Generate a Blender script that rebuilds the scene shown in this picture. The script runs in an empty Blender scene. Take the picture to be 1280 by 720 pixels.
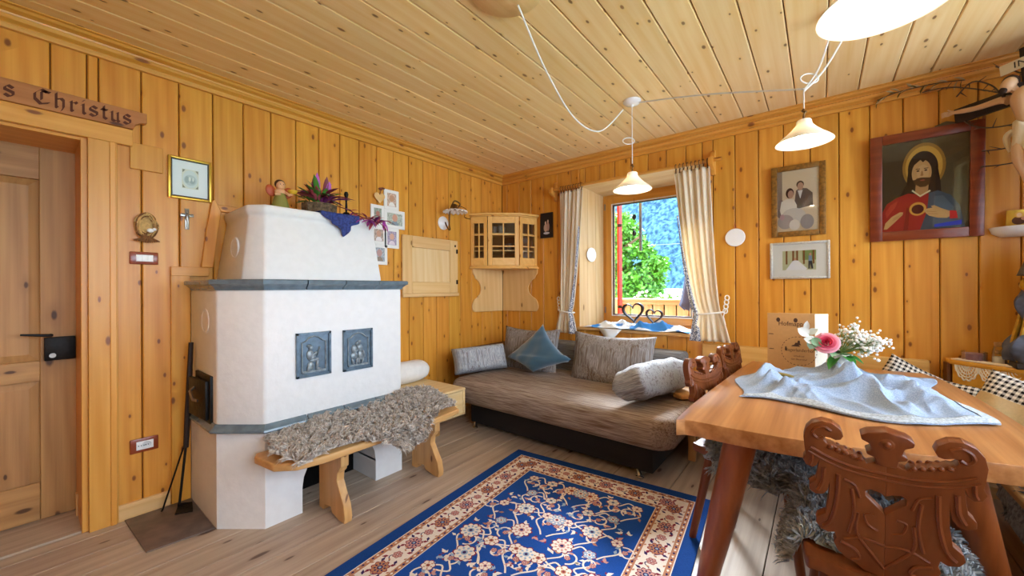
import bpy, bmesh, math, random
from mathutils import Vector, Matrix, Euler
random.seed(7)
S = bpy.context.scene; COL = S.collection
PI = math.pi
# ------------------------------------------------------------------ camera
YAW, PIT, ROL = .671058611, 4.1e-4, -4.672e-3
fw = Vector((-math.sin(YAW)*math.cos(PIT), math.cos(YAW)*math.cos(PIT), math.sin(PIT)))
rt = Vector((math.cos(YAW), math.sin(YAW), 0)); up = rt.cross(fw)
r2 = rt*math.cos(ROL)+up*math.sin(ROL); u2 = up*math.cos(ROL)-rt*math.sin(ROL)
cd = bpy.data.cameras.new('camera'); cam = bpy.data.objects.new('camera', cd); COL.objects.link(cam)
cam.matrix_world = Matrix(((r2.x, u2.x, -fw.x, 2.7349), (r2.y, u2.y, -fw.y, -3.2771), (r2.z, u2.z, -fw.z, 1.15), (0, 0, 0, 1)))
cd.sensor_width = 36; cd.lens = 485.72/1280*36; cd.clip_start = .02; cd.clip_end = 800
S.camera = cam
S.view_settings.view_transform = 'Standard'; S.view_settings.look = 'None'
S.view_settings.gamma = 1; S.view_settings.exposure = 2.0
# ------------------------------------------------------------------ sky and sun
W = bpy.data.worlds.new('sky'); S.world = W; W.use_nodes = True
bgn = W.node_tree.nodes['Background']; bgn.inputs[0].default_value = (.70, .84, 1, 1); bgn.inputs[1].default_value = 3.2
sd = bpy.data.lights.new('sun', 'SUN'); sd.energy = 9.; sd.angle = math.radians(24); sd.color = (.86, .93, 1)
sun = bpy.data.objects.new('sun', sd); COL.objects.link(sun)
sun.rotation_euler = Vector((.30, -.72, -.60)).to_track_quat('-Z', 'Y').to_euler()
sun.location = (-3, 8, 8)
def portal(loc, rot, sx, sy):
    l = bpy.data.lights.new('window_portal', 'AREA'); l.shape = 'RECTANGLE'; l.size = sx; l.size_y = sy
    l.cycles.is_portal = True
    o = bpy.data.objects.new('window_portal', l); COL.objects.link(o); o.location = loc; o.rotation_euler = rot
portal((1.55, .42, 1.45), (-PI/2, 0, 0), 1.1, 1.3)
portal((3.98, -1.25, 1.50), (0, PI/2, 0), 1.6, 1.6)
portal((3.98, -3.00, 1.50), (0, PI/2, 0), 1.6, 1.6)
# ------------------------------------------------------------------ node helpers
def srgb(h):
    if isinstance(h, str):
        h = [int(h[i:i+2], 16) for i in (0, 2, 4)]
    return tuple(((c/255)/12.92 if c/255 <= .04045 else ((c/255+.055)/1.055)**2.4) for c in h)+(1,)
class NT:
    def __init__(s, name):
        s.m = bpy.data.materials.new(name); s.m.use_nodes = True; s.t = s.m.node_tree
        s.b = s.t.nodes['Principled BSDF']; s.o = s.t.nodes['Material Output']
    def n(s, t, props=None, **kw):
        nd = s.t.nodes.new('ShaderNode'+t)
        for k, v in (props or {}).items(): setattr(nd, k, v)
        for k, v in kw.items():
            key = k.replace('_', ' ')
            sock = nd.inputs[int(k[1:])] if k[0] == 'i' and k[1:].isdigit() else nd.inputs[key]
            s.put(sock, v)
        return nd
    def put(s, sock, v):
        if hasattr(v, 'is_output'): s.t.links.new(v, sock)
        else: sock.default_value = v
    def math(s, op, a, b=0., c=None):
        nd = s.t.nodes.new('ShaderNodeMath'); nd.operation = op
        s.put(nd.inputs[0], a); s.put(nd.inputs[1], b)
        if c is not None: s.put(nd.inputs[2], c)
        return nd.outputs[0]
    def mix(s, f, a, b, bt='MIX'):
        nd = s.t.nodes.new('ShaderNodeMix'); nd.data_type = 'RGBA'; nd.blend_type = bt
        s.put(nd.inputs[0], f); s.put(nd.inputs[6], a); s.put(nd.inputs[7], b); return nd.outputs[2]
    def rng(s, v, a, b, c=0., d=1., smooth=True):
        nd = s.t.nodes.new('ShaderNodeMapRange'); nd.interpolation_type = 'SMOOTHSTEP' if smooth else 'LINEAR'
        s.put(nd.inputs[0], v)
        for i, x in enumerate((a, b, c, d)): s.put(nd.inputs[i+1], x)
        return nd.outputs[0]
    def coords(s, scale=(1, 1, 1), rnd=True, loc=(0, 0, 0)):
        tc = s.t.nodes.new('ShaderNodeTexCoord').outputs['Object']
        if rnd:
            oi = s.t.nodes.new('ShaderNodeObjectInfo').outputs['Random']
            r = s.math('MULTIPLY', oi, 61.7)
            cmb = s.n('CombineXYZ', X=r, Y=s.math('MULTIPLY', oi, 37.3), Z=s.math('MULTIPLY', oi, 91.1)).outputs[0]
            tc = s.n('VectorMath', {'operation': 'ADD'}, i0=tc, i1=cmb).outputs[0]
        return s.n('Mapping', Vector=tc, Scale=scale, Location=loc).outputs[0]
    def bump(s, h, st=.3, dist=.01):
        bn = s.n('Bump', Strength=st, Distance=dist, Height=h); s.t.links.new(bn.outputs[0], s.b.inputs['Normal'])
    def base(s, col, rough=.5, spec=.5, **kw):
        s.put(s.b.inputs['Base Color'], col); s.put(s.b.inputs['Roughness'], rough)
        s.put(s.b.inputs['Specular IOR Level'], spec)
        for k, v in kw.items(): s.put(s.b.inputs[k.replace('_', ' ')], v)
        return s.m
_MC = {}
def plain(name, hexc, rough=.5, spec=.4, metal=0., noise=0., nscale=40., bump=0., **kw):
    if name in _MC: return _MC[name]
    t = NT(name); col = srgb(hexc)
    if noise or bump:
        nz = t.n('TexNoise', Vector=t.coords((1, 1, 1), False), Scale=nscale, Detail=4.).outputs[0]
        f = t.rng(nz, .3, .7)
        dk = tuple(c*(1-noise) for c in col[:3])+(1,)
        cc = t.mix(f, dk, col)
        if bump: t.bump(nz, bump, .01)
    else: cc = col
    _MC[name] = t.base(cc, rough, spec, Metallic=metal, **kw); return _MC[name]
def wood(name, light, dark, grain='Z', knot='5a2c10', rough=.42, knots=.55, var=.25, ring=9., kd=(8., 2.6), coat=0., bump=.12):
    key = name+'_'+grain
    if key in _MC: return _MC[key]
    t = NT(key); ax = 'XYZ'.index(grain)
    def sc(a, l): v = [a, a, a]; v[ax] = l; return tuple(v)
    wv = t.n('TexWave', {'wave_type': 'BANDS', 'bands_direction': 'DIAGONAL'}, Vector=t.coords(sc(1., .07)), Scale=ring, Distortion=5., Detail=2., Detail_Scale=.8).outputs[1]
    nz = t.n('TexNoise', Vector=t.coords(sc(60., 1.6)), Scale=1., Detail=5.).outputs[0]
    nb = t.n('TexNoise', Vector=t.coords(sc(3., .8)), Scale=1.5, Detail=2.).outputs[0]
    f = t.math('ADD', t.math('MULTIPLY', wv, .30), t.math('MULTIPLY', t.rng(nz, .25, .75), .40))
    f = t.math('ADD', f, t.math('MULTIPLY', t.rng(nb, .3, .7), .3))
    col = t.mix(f, srgb(dark), srgb(light))
    oi = t.t.nodes.new('ShaderNodeObjectInfo').outputs['Random']
    hs = t.n('HueSaturation', Hue=t.rng(oi, 0., 1., .5-.006*var*4, .5+.004*var*4, False), Saturation=1., Value=t.rng(t.math('FRACT', t.math('MULTIPLY', oi, 7.3)), 0., 1., 1-var*.4, 1+var*.3, False), Fac=1., Color=col).outputs[0]
    if knots > 0:
        sp = t.n('SeparateXYZ', Vector=t.coords((1, 1, 1))); oth = [i for i in range(3) if i != ax]
        across = t.math('ADD', sp.outputs[oth[0]], sp.outputs[oth[1]])
        kv = t.n('CombineXYZ', X=t.math('MULTIPLY', across, kd[0]), Y=t.math('MULTIPLY', sp.outputs[ax], kd[1]), Z=0.).outputs[0]
        vo = t.n('TexVoronoi', {'feature': 'F1', 'voronoi_dimensions': '2D'}, Vector=kv, Scale=1.)
        sc_ = t.n('SeparateColor', Color=vo.outputs['Color'])
        d = t.math('ADD', vo.outputs['Distance'], t.math('MULTIPLY', t.math('SUBTRACT', nz, .5), .05))
        d = t.math('DIVIDE', d, t.rng(sc_.outputs[1], 0., 1., .45, 1.25, False))
        gate = t.math('GREATER_THAN', sc_.outputs[0], 1-knots)
        k = t.math('MULTIPLY', t.rng(d, .045, .10, .9, 0.), gate)
        halo = t.math('MULTIPLY', t.rng(d, .07, .32, .55, 0.), gate)
        hs = t.mix(halo, hs, srgb(dark)); hs = t.mix(k, hs, srgb(knot))
    t.bump(f, bump, .004)
    _MC[key] = t.base(hs, rough, .4, Coat_Weight=coat, Coat_Roughness=.25); return _MC[key]
def WALLW(g='Z'): return wood('wall_pine', 'e6a743', 'cb8224', g, '7a3f14', .38, .55, .2, kd=(10., 5.), coat=.08)
def TRIMW(g='Z'): return wood('trim_pine', 'e4a64c', 'd08c30', g, '7a3c12', .38, .25, .15, kd=(8., 3.), coat=.08)
def CEILW(g='Y'): return wood('ceiling_spruce', 'f6d8a2', 'ebc07a', g, '7a4f28', .5, .5, .14, kd=(11., 5.2))
def FLOORW(g='Y'): return wood('floor_larch', 'cdb8a2', 'a28c78', g, '54382a', .45, .5, .28, kd=(8., 2.4), bump=.25)
def BENCHW(g='Z'): return wood('bench_pine', 'dfae70', 'c48f54', g, '6b3a16', .4, .3, .12, kd=(7., 3.))
def PALEW(g='Z'): return wood('pale_pine', 'ecc68c', 'dcae6c', g, '8a5a28', .42, .45, .12, kd=(8., 3.4))
def DOORW(g='Z'): return wood('old_door_pine', 'c8975c', 'a07040', g, '4a2a14', .5, .4, .15, kd=(7., 3.), bump=.25)
def TABLEW(g='Y'): return wood('table_wood', 'cf9660', '94592c', g, '5f3012', .30, .25, .1, ring=7., kd=(4., 2.2), coat=.15)
def CHAIRW(g='Z'): return wood('carved_walnut', '7e431e', '643012', g, '351608', .38, .0, .1)
def CABW(g='Z'): return wood('cabinet_pine', 'f2be6c', 'e4a854', g, '8a5020', .36, .25, .1, kd=(8., 4.), coat=.1)
# ------------------------------------------------------------------ mesh builder
ORG = {}
class MB:
    def __init__(s): s.v = []; s.f = []; s.mi = []; s.cur = 0
    def add(s, vs, fs):
        o = len(s.v); s.v += [tuple(x) for x in vs]; s.f += [tuple(i+o for i in f) for f in fs]; s.mi += [s.cur]*len(fs); return s
    def box(s, x0, x1, y0, y1, z0, z1):
        return s.add([(x0, y0, z0), (x1, y0, z0), (x1, y1, z0), (x0, y1, z0), (x0, y0, z1), (x1, y0, z1), (x1, y1, z1), (x0, y1, z1)],
                     [(3, 2, 1, 0), (4, 5, 6, 7), (0, 1, 5, 4), (1, 2, 6, 5), (2, 3, 7, 6), (3, 0, 4, 7)])
    def obox(s, c, size, rot):
        m = MB().box(*(k for d in size for k in (-d/2, d/2))); R = rot.to_matrix() if hasattr(rot, 'to_matrix') else rot
        return s.add([Vector(c)+R @ Vector(p) for p in m.v], m.f)
    def prism(s, pts, plane, a, b):
        def P(p, d):
            return {'xy': (p[0], p[1], d), 'xz': (p[0], d, p[1]), 'yz': (d, p[0], p[1])}[plane]
        n = len(pts); vs = [P(p, a) for p in pts]+[P(p, b) for p in pts]
        fs = [tuple(range(n-1, -1, -1)), tuple(range(n, 2*n))]+[(i, (i+1) % n, n+(i+1) % n, n+i) for i in range(n)]
        return s.add(vs, fs)
    def lathe(s, prof, c=(0, 0, 0), seg=24, rot=None, squash=(1, 1)):
        vs = []; fs = []; n = len(prof); R = rot or Matrix.Identity(3); c = Vector(c)
        for i in range(seg):
            a = 2*PI*i/seg
            for r, z in prof: vs.append(c+R @ Vector((r*math.cos(a)*squash[0], r*math.sin(a)*squash[1], z)))
        for i in range(seg):
            j = (i+1) % seg
            for k in range(n-1): fs.append((i*n+k, j*n+k, j*n+k+1, i*n+k+1))
        if prof[0][0] > 1e-6: fs.append(tuple(i*n for i in range(seg-1, -1, -1)))
        if prof[-1][0] > 1e-6: fs.append(tuple(i*n+n-1 for i in range(seg)))
        return s.add(vs, fs)
    def ell(s, c, r, seg=14, rings=9, rot=None):
        if not hasattr(r, '__len__'): r = (r, r, r)
        prof = [(math.sin(PI*k/rings), -math.cos(PI*k/rings)) for k in range(rings+1)]
        prof[0] = (0., -1.); prof[-1] = (0., 1.)
        m = MB().lathe(prof, seg=seg); R = rot or Matrix.Identity(3); c = Vector(c)
        return s.add([c+R @ Vector((p[0]*r[0], p[1]*r[1], p[2]*r[2])) for p in m.v], m.f)
    def tube(s, pts, r, seg=8, closed=False, caps=True):
        pts = [Vector(p) for p in pts]; n = len(pts); rs = r if hasattr(r, '__len__') else [r]*n
        vs = []; fs = []; prev = None
        for i, p in enumerate(pts):
            if closed: t = pts[(i+1) % n]-pts[i-1]
            else: t = pts[min(i+1, n-1)]-pts[max(i-1, 0)]
            t = t.normalized() if t.length > 1e-9 else Vector((0, 0, 1))
            if prev is None:
                a = Vector((0, 0, 1)) if abs(t.z) < .9 else Vector((1, 0, 0)); u = t.cross(a).normalized()
            else:
                u = prev-t*prev.dot(t); u = u.normalized() if u.length > 1e-6 else t.orthogonal().normalized()
            prev = u; w = t.cross(u)
            for k in range(seg):
                a = 2*PI*k/seg; vs.append(p+(u*math.cos(a)+w*math.sin(a))*rs[i])
        m = n if closed else n-1
        for i in range(m):
            j = (i+1) % n
            for k in range(seg):
                l = (k+1) % seg; fs.append((i*seg+k, i*seg+l, j*seg+l, j*seg+k))
        if caps and not closed: fs += [tuple(range(seg-1, -1, -1)), tuple((n-1)*seg+k for k in range(seg))]
        return s.add(vs, fs)
    def grid(s, fn, nu, nv, cu=False):
        vs = [fn(i/(nu if cu else nu-1), j/(nv-1)) for i in range(nu) for j in range(nv)]; fs = []
        for i in range(nu if cu else nu-1):
            k = (i+1) % nu
            for j in range(nv-1): fs.append((i*nv+j, k*nv+j, k*nv+j+1, i*nv+j+1))
        return s.add(vs, fs)
    def xf(s, mat):
        s.v = [tuple(mat @ Vector(p)) for p in s.v]; return s
    def build(s, name, m, parent=None, smooth=False, bevel=0., seg=2, org=None, sub=0, solid=0., ang=40.):
        me = bpy.data.meshes.new(name)
        if parent is not None: o0 = ORG[parent.name]
        elif org is not None: o0 = Vector(org)
        else:
            xs, ys, zs = zip(*s.v); o0 = Vector(((min(xs)+max(xs))/2, (min(ys)+max(ys))/2, min(zs)))
        me.from_pydata([(p[0]-o0.x, p[1]-o0.y, p[2]-o0.z) for p in s.v], [], s.f)
        ms = m if isinstance(m, (list, tuple)) else [m]
        for x in ms: me.materials.append(x)
        if len(ms) > 1: me.polygons.foreach_set('material_index', s.mi)
        bm = bmesh.new(); bm.from_mesh(me); bmesh.ops.recalc_face_normals(bm, faces=bm.faces)
        if bevel:
            es = [e for e in bm.edges if len(e.link_faces) == 2 and e.calc_face_angle(0) > .5]
            bmesh.ops.bevel(bm, geom=es, offset=bevel, segments=seg, affect='EDGES', profile=.5, clamp_overlap=True)
        bm.to_mesh(me); bm.free()
        if smooth or bevel:
            for p in me.polygons: p.use_smooth = True
            me.set_sharp_from_angle(angle=math.radians(ang))
        o = bpy.data.objects.new(name, me); COL.objects.link(o)
        if parent is not None: o.parent = parent
        else: o.location = o0
        ORG[o.name] = o0
        if solid:
            md = o.modifiers.new('thickness', 'SOLIDIFY'); md.thickness = solid; md.offset = 0
        if sub:
            md = o.modifiers.new('subdivision', 'SUBSURF'); md.levels = sub; md.render_levels = sub
        return o
def tag(o, label, cat, group=None):
    o['label'] = label; o['category'] = cat
    if group: o['group'] = group
    return o
def thing(name, label, cat, loc=(0, 0, 0), group=None):
    o = bpy.data.objects.new(name, None); o.empty_display_size = .1; COL.objects.link(o); o.location = loc
    ORG[o.name] = Vector(loc); return tag(o, label, cat, group)
def struct(o): o['kind'] = 'structure'; return o
def stuff(o): o['kind'] = 'stuff'; return o
def sroot(name, loc=(0, 0, 0)):
    o = bpy.data.objects.new(name, None); COL.objects.link(o); o.location = loc; ORG[o.name] = Vector(loc); return struct(o)
def dup(root, loc, rotz, label=None):
    r = root.copy(); COL.objects.link(r); r.location = loc; r.rotation_euler = (0, 0, rotz)
    if label: r['label'] = label
    for ch in list(root.children):
        c = ch.copy(); COL.objects.link(c); c.parent = r
        for g in ch.children:
            d = g.copy(); COL.objects.link(d); d.parent = c
    return r
def B(name, m, parent, *b, bevel=0.002, **k): return MB().box(*b).build(name, m, parent, bevel=bevel, seg=1, **k)
def Rz(a): return Matrix.Rotation(a, 3, 'Z')
def Rx(a): return Matrix.Rotation(a, 3, 'X')
def Ry(a): return Matrix.Rotation(a, 3, 'Y')
def text_mb(txt, size, font_shear=0.):
    cu = bpy.data.curves.new('t', 'FONT'); cu.body = txt; cu.size = size; cu.align_x = 'CENTER'; cu.shear = font_shear
    cu.resolution_u = 2
    o = bpy.data.objects.new('t', cu); COL.objects.link(o); dg = bpy.context.evaluated_depsgraph_get()
    me = bpy.data.meshes.new_from_object(o.evaluated_get(dg)); m = MB()
    m.add([v.co[:] for v in me.vertices], [tuple(p.vertices) for p in me.polygons])
    bpy.data.objects.remove(o); bpy.data.meshes.remove(me); return m
def catmull(pts, k=6, closed=False):
    pts = [Vector(p) for p in pts]; n = len(pts); out = []
    for i in range(n if closed else n-1):
        if closed: a, b, c, d = pts[i-1], pts[i], pts[(i+1) % n], pts[(i+2) % n]
        else: a, b, c, d = pts[max(i-1, 0)], pts[i], pts[i+1], pts[min(i+2, n-1)]
        for j in range(k):
            t = j/k; out.append(.5*((2*b)+(c-a)*t+(2*a-5*b+4*c-d)*t*t+(3*b-a-3*c+d)*t**3))
    if not closed: out.append(pts[-1])
    return out
# ================================================================== ROOM
CZ = 2.36; XR = 3.85; YF = -4.05
dark = plain('dark_gap', '3a1c08', .9, .1)
gapw = plain('groove_backing_wood', '6e3a12', .8, .2)  # dark brown wood backing seen between the boards
plaster = plain('rough_white_plaster', 'e8e6e4', .85, .2, noise=.04, nscale=22., bump=.22)
def cuts(lo, hi, seams, extra):
    c = sorted(set([lo, hi]+[round(x, 4) for x in seams if lo+.02 < x < hi-.02 and all(abs(x-e) > .02 for e in extra)]+[e for e in extra if lo < e < hi]))
    return c
def wall_boards(parent, axis, face, lo, hi, z0, z1, seams, holes, m, sgn):
    # axis 'y': wall in plane x=face running along y ; axis 'x': plane y=face
    ex = [h[0] for h in holes]+[h[1] for h in holes]
    c = cuts(lo, hi, seams, ex); T = .016; G = .0022; C = .004
    for a, b in zip(c[:-1], c[1:]):
        mid = (a+b)/2; spans = [(z0, z1)]
        for h in holes:
            if h[0] <= mid <= h[1]:
                ns = []
                for s0, s1 in spans:
                    if h[2] > s0: ns.append((s0, min(s1, h[2])))
                    if h[3] < s1: ns.append((max(s0, h[3]), s1))
                spans = ns
        for s0, s1 in spans:
            if s1-s0 < .02: continue
            a2, b2 = a+G, b-G
            prof = [(a2, face-sgn*T), (a2, face-sgn*C), (a2+C, face), (b2-C, face), (b2, face-sgn*C), (b2, face-sgn*T)]
            if axis == 'y': prof = [(q, p) for p, q in prof]
            MB().prism(prof, 'xy', s0, s1).build('board', m, parent)
# ---- floor
fl = struct(MB().box(-.5, XR+.2, YF-.1, .5, -.08, -.014).build('floor', dark, org=(0, 0, 0)))
x = -.42; k = 0
while x < XR:
    w = (.165, .158, .172)[k % 3]; x1 = min(x+w, XR)
    ends = [YF, -2.05+.5*math.sin(k*2.3), .02] if k % 3 == 1 else [YF, .02]
    for a, b in zip(ends[:-1], ends[1:]):
        prof = [(x+.0022, -.014), (x+.0022, -.0012), (x+.0032, 0), (x1-.0032, 0), (x1-.0022, -.0012), (x1-.0022, -.014)]
        MB().prism(prof, 'xz', a+.001, b-.001).build('plank', FLOORW(), fl)
    x = x1; k += 1
# ---- ceiling
ce = struct(MB().box(-.02, XR+.1, YF-.1, .02, CZ+.014, CZ+.1).build('ceiling', gapw, org=(0, 0, CZ)))
seams = [2.0+.1535*i for i in range(-14, 14)]
c = cuts(0, XR, seams, [])
for a, b in zip(c[:-1], c[1:]):
    g = .0022
    MB().prism([(a+g, CZ+.014), (a+g, CZ+.005), (a+g+.004, CZ), (b-g-.004, CZ), (b-g, CZ+.005), (b-g, CZ+.014)], 'xz', YF, 0).build('board', CEILW(), ce)
# ---- walls
DY0, DY1, DZ = -3.92, -3.084, 1.873
wl = MB(); wl.box(-.40, -.016, YF, DY0, 0, CZ); wl.box(-.40, -.016, DY1, .5, 0, CZ); wl.box(-.40, -.016, DY0, DY1, DZ, CZ); wl.box(-.44, -.38, DY0-.05, DY1+.05, 0, CZ)  # last box: added unseen slab behind the door, stops light leaking in
wl = struct(wl.build('wall_left', gapw, org=(0, 0, 0)))
wall_boards(wl, 'y', 0., YF, 0., .0, CZ, [-.03-.1508*i for i in range(1, 28)], [(DY0, DY1, 0, DZ)], WALLW(), 1)
WX0, WX1, WZ0, WZ1 = .95, 2.02, .775, 2.12
wb = MB(); wb.box(-.016, WX0, .016, .5, 0, CZ); wb.box(WX1, XR+.1, .016, .5, 0, CZ); wb.box(WX0, WX1, .016, .5, 0, WZ0); wb.box(WX0, WX1, .016, .5, WZ1, CZ)
wb = struct(wb.build('wall_back', gapw, org=(0, 0, 0)))
wall_boards(wb, 'x', 0., 0., XR, 0., CZ, [.069, .234, .39, .544, .709, .86, 1.01, 1.16, 1.305, 1.45, 1.6, 1.75, 1.9]+[2.242+.1472*i for i in range(-1, 12)], [(WX0, WX1, WZ0, WZ1)], WALLW(), -1)
holes = [(-2.05, -.45, .74, 2.22), (-3.85, -2.25, .74, 2.22)]
wr = MB(); wr.box(XR, XR+.3, YF, -3.85, 0, CZ); wr.box(XR, XR+.3, -2.25, -2.05, 0, CZ); wr.box(XR, XR+.3, -.45, .5, 0, CZ)
for h in holes: wr.box(XR, XR+.3, h[0], h[1], 0, h[2]); wr.box(XR, XR+.3, h[0], h[1], h[3], CZ)
wr = struct(wr.build('wall_right', gapw, org=(XR, 0, 0)))
wall_boards(wr, 'y', XR-.016, YF, 0., 0., CZ, [-.15*i for i in range(1, 27)], holes, WALLW(), -1)
wf = struct(MB().box(-.1, XR+.1, YF-.2, YF-.016, 0, CZ).build('wall_front', gapw, org=(0, YF, 0)))
wall_boards(wf, 'x', YF, 0, XR, 0., CZ, [.15*i for i in range(1, 26)], [], WALLW(), 1)
# ---- crown mouldings
crown = [(0, -.088), (.020, -.088), (.022, -.070), (.014, -.066), (.014, -.060), (.034, -.050), (.042, -.036), (.032, -.030), (.034, -.024), (.058, -.016), (.066, -.006), (.080, -.004), (.080, 0), (0, 0)]
struct(MB().prism([(p, CZ+q) for p, q in crown], 'xz', YF, 0.).build('trim_1', TRIMW('Y'), org=(0, 0, CZ)))
struct(MB().prism([(-p, CZ+q) for p, q in crown], 'yz', .0, XR).build('trim_2', TRIMW('X'), org=(0, 0, CZ)))
struct(MB().prism([(XR-.016-p, CZ+q) for p, q in crown], 'xz', YF, 0.).build('trim_3', TRIMW('Y'), org=(XR, 0, CZ)))
bbp = [(0, 0), (.018, 0), (.018, .062), (.010, .075), (0, .078)]
struct(MB().prism(bbp, 'xz', -2.985, -2.79).build('baseboard_left', PALEW('Y'), org=(0, -2.9, 0)))
struct(MB().prism(bbp, 'xz', -1.78, 0).build('baseboard_left', PALEW('Y'), org=(0, -1, 0)))
struct(MB().prism([(-p, q) for p, q in bbp], 'yz', 0, XR).build('baseboard_back', PALEW('X'), org=(1, 0, 0)))
# ---- door
d1 = sroot('door_1', (-.3, -3.5, 0)); xd = -.30
B('stile', DOORW(), d1, xd-.045, xd, -3.224, -3.098, .012, 1.90)
B('stile', DOORW(), d1, xd-.045, xd, -3.90, -3.78, .012, 1.90)
for z0, z1 in ((.012, .16), (.70, .80), (1.70, 1.90)): B('rail', DOORW('Y'), d1, xd-.045, xd-.001, -3.78, -3.224, z0, z1)
B('kick_board', DOORW('Y'), d1, xd-.001, xd+.008, -3.78, -3.226, .02, .20)
for z0, z1 in ((.16, .70), (.80, 1.70)):
    pm = MB(); y0, y1 = -3.78, -3.224; q = .035
    vs = [(xd-.018, y0, z0), (xd-.018, y1, z0), (xd-.018, y1, z1), (xd-.018, y0, z1), (xd-.006, y0+q, z0+q), (xd-.006, y1-q, z0+q), (xd-.006, y1-q, z1-q), (xd-.006, y0+q, z1-q)]
    pm.add(vs, [(0, 1, 5, 4), (1, 2, 6, 5), (2, 3, 7, 6), (3, 0, 4, 7), (4, 5, 6, 7)]); pm.build('panel', DOORW(), d1)
iron = plain('black_iron', '1d1916', .5, .5, .6, noise=.4, nscale=50., bump=.2)
lk = MB().box(xd, xd+.035, -3.212, -3.108, .80, .915).build('lock_case', iron, d1, bevel=.004)
MB().lathe([(.012, 0), (.012, .006)], (xd+.035, -3.185, .825), 10, Ry(PI/2)).build('keyhole_plate', plain('worn_steel', '9a938a', .35, .5, .9), lk)
MB().tube([(xd+.03, -3.19, .925), (xd+.06, -3.19, .928), (xd+.062, -3.20, .928), (xd+.058, -3.285, .938)], [.008, .008, .008, .005], 8).build('handle', iron, d1, smooth=True)
B('strike', iron, d1, xd, xd+.03, -3.098, -3.084, .83, .90)
# door lining (deep jamb) and casing
jm = TRIMW('Z')
B('jamb', jm, d1, -.34, -.002, DY1-.022, DY1+.001, 0, DZ+.02); B('jamb', jm, d1, -.34, -.002, DY0, DY0+.02, 0, DZ)
B('head_lining', TRIMW('Y'), d1, -.34, -.002, DY0, DY1-.02, DZ-.014, DZ+.02)
B('threshold', FLOORW('Y'), d1, -.36, -.012, DY0, DY1, -.012, .010)
B('casing', TRIMW(), d1, -.002, .022, DY1, -2.985, 0, DZ+.001)
B('casing_moulding', TRIMW(), d1, .022, .028, -3.012, -2.99, 0, DZ)
B('casing_head', TRIMW('Y'), d1, -.002, .026, DY0-.1, -2.93, DZ, 1.955)
B('door_stop', PALEW(), d1, -.25, -.21, -3.112, -3.095, 0, .12)
# carved board above the door
cb = thing('carved_lintel_board', 'reddish carved wooden board with blackletter words above the old door', 'board', (.0, -3.3, 1.957))
cbw = wood('carved_board_larch', 'c07f45', 'a0602c', 'Y', '4a200c', .45, .2, .1)
pts = [(-3.95, 1.957), (-2.93, 1.957), (-2.918, 1.985), (-2.90, 1.997), (-2.885, 1.998), (-2.878, 2.003), (-2.878, 2.052), (-3.95, 2.052)]
MB().prism(pts, 'yz', .002, .032).build('plank', cbw, cb, bevel=.002, seg=1)
G = {'s': [[(.1, .62), (.25, .75), (.5, .62)], [(.1, .62), (.1, .45), (.5, .32), (.5, .12)], [(.08, .12), (.3, 0), (.5, .12)]],
     'C': [[(.75, .9), (.45, 1.05), (.1, .7), (.1, .3), (.4, 0), (.85, .18)], [(.45, .9), (.45, .3)], [(.5, .95), (.9, .92)]],
     'h': [[(.12, 1.05), (.12, .05), (.2, 0)], [(.12, .6), (.4, .72), (.52, .6), (.52, .1), (.4, -.18)]],
     'r': [[(.08, .65), (.18, .72), (.18, .05), (.28, 0)], [(.18, .55), (.4, .72), (.5, .62)]],
     'i': [[(.05, .62), (.18, .72), (.18, .08), (.3, 0)], [(.14, .95), (.24, 1.0)]],
     't': [[(.2, .98), (.2, .1), (.38, 0)], [(.02, .7), (.42, .7)]],
     'u': [[(.06, .65), (.16, .72), (.16, .08), (.32, 0), (.5, .12)], [(.42, .65), (.52, .72), (.52, .08), (.62, 0)]]}
ADV = {'s': .72, 'C': 1.1, 'h': .78, 'r': .68, 'i': .48, 't': .55, 'u': .82, ' ': .75}
lt = MB(); cx = 0.; sc = .062; word = 's Christus'; tot = sum(ADV[ch] for ch in word)*sc*.88
y0 = -2.928-tot
for ch in word:
    for st in G.get(ch, []):
        for (a, b), (c2, d2) in zip(st[:-1], st[1:]):
            n1, n2 = .075, .085
            q = [(a-n1, b-n2), (a+n1, b+n2), (c2+n1, d2+n2), (c2-n1, d2-n2)]
            vs = [(.0335, y0+(cx+u)*sc*.88, 1.977+v*sc) for u, v in q]; lt.add(vs+[(.030, p[1], p[2]) for p in vs], [(0, 1, 2, 3), (0, 1, 5, 4), (1, 2, 6, 5), (2, 3, 7, 6), (3, 0, 4, 7)])
    cx += ADV[ch]
lt.build('lettering', plain('burnt_carving', '5a2a12', .7), cb)
B('square_board', WALLW(), None, .0, .014, -2.939, -2.814, 1.765, 1.897, bevel=.002)
tag(bpy.context.scene.objects['square_board'], 'small square pine cover board nailed up beside the door casing', 'board')
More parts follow.
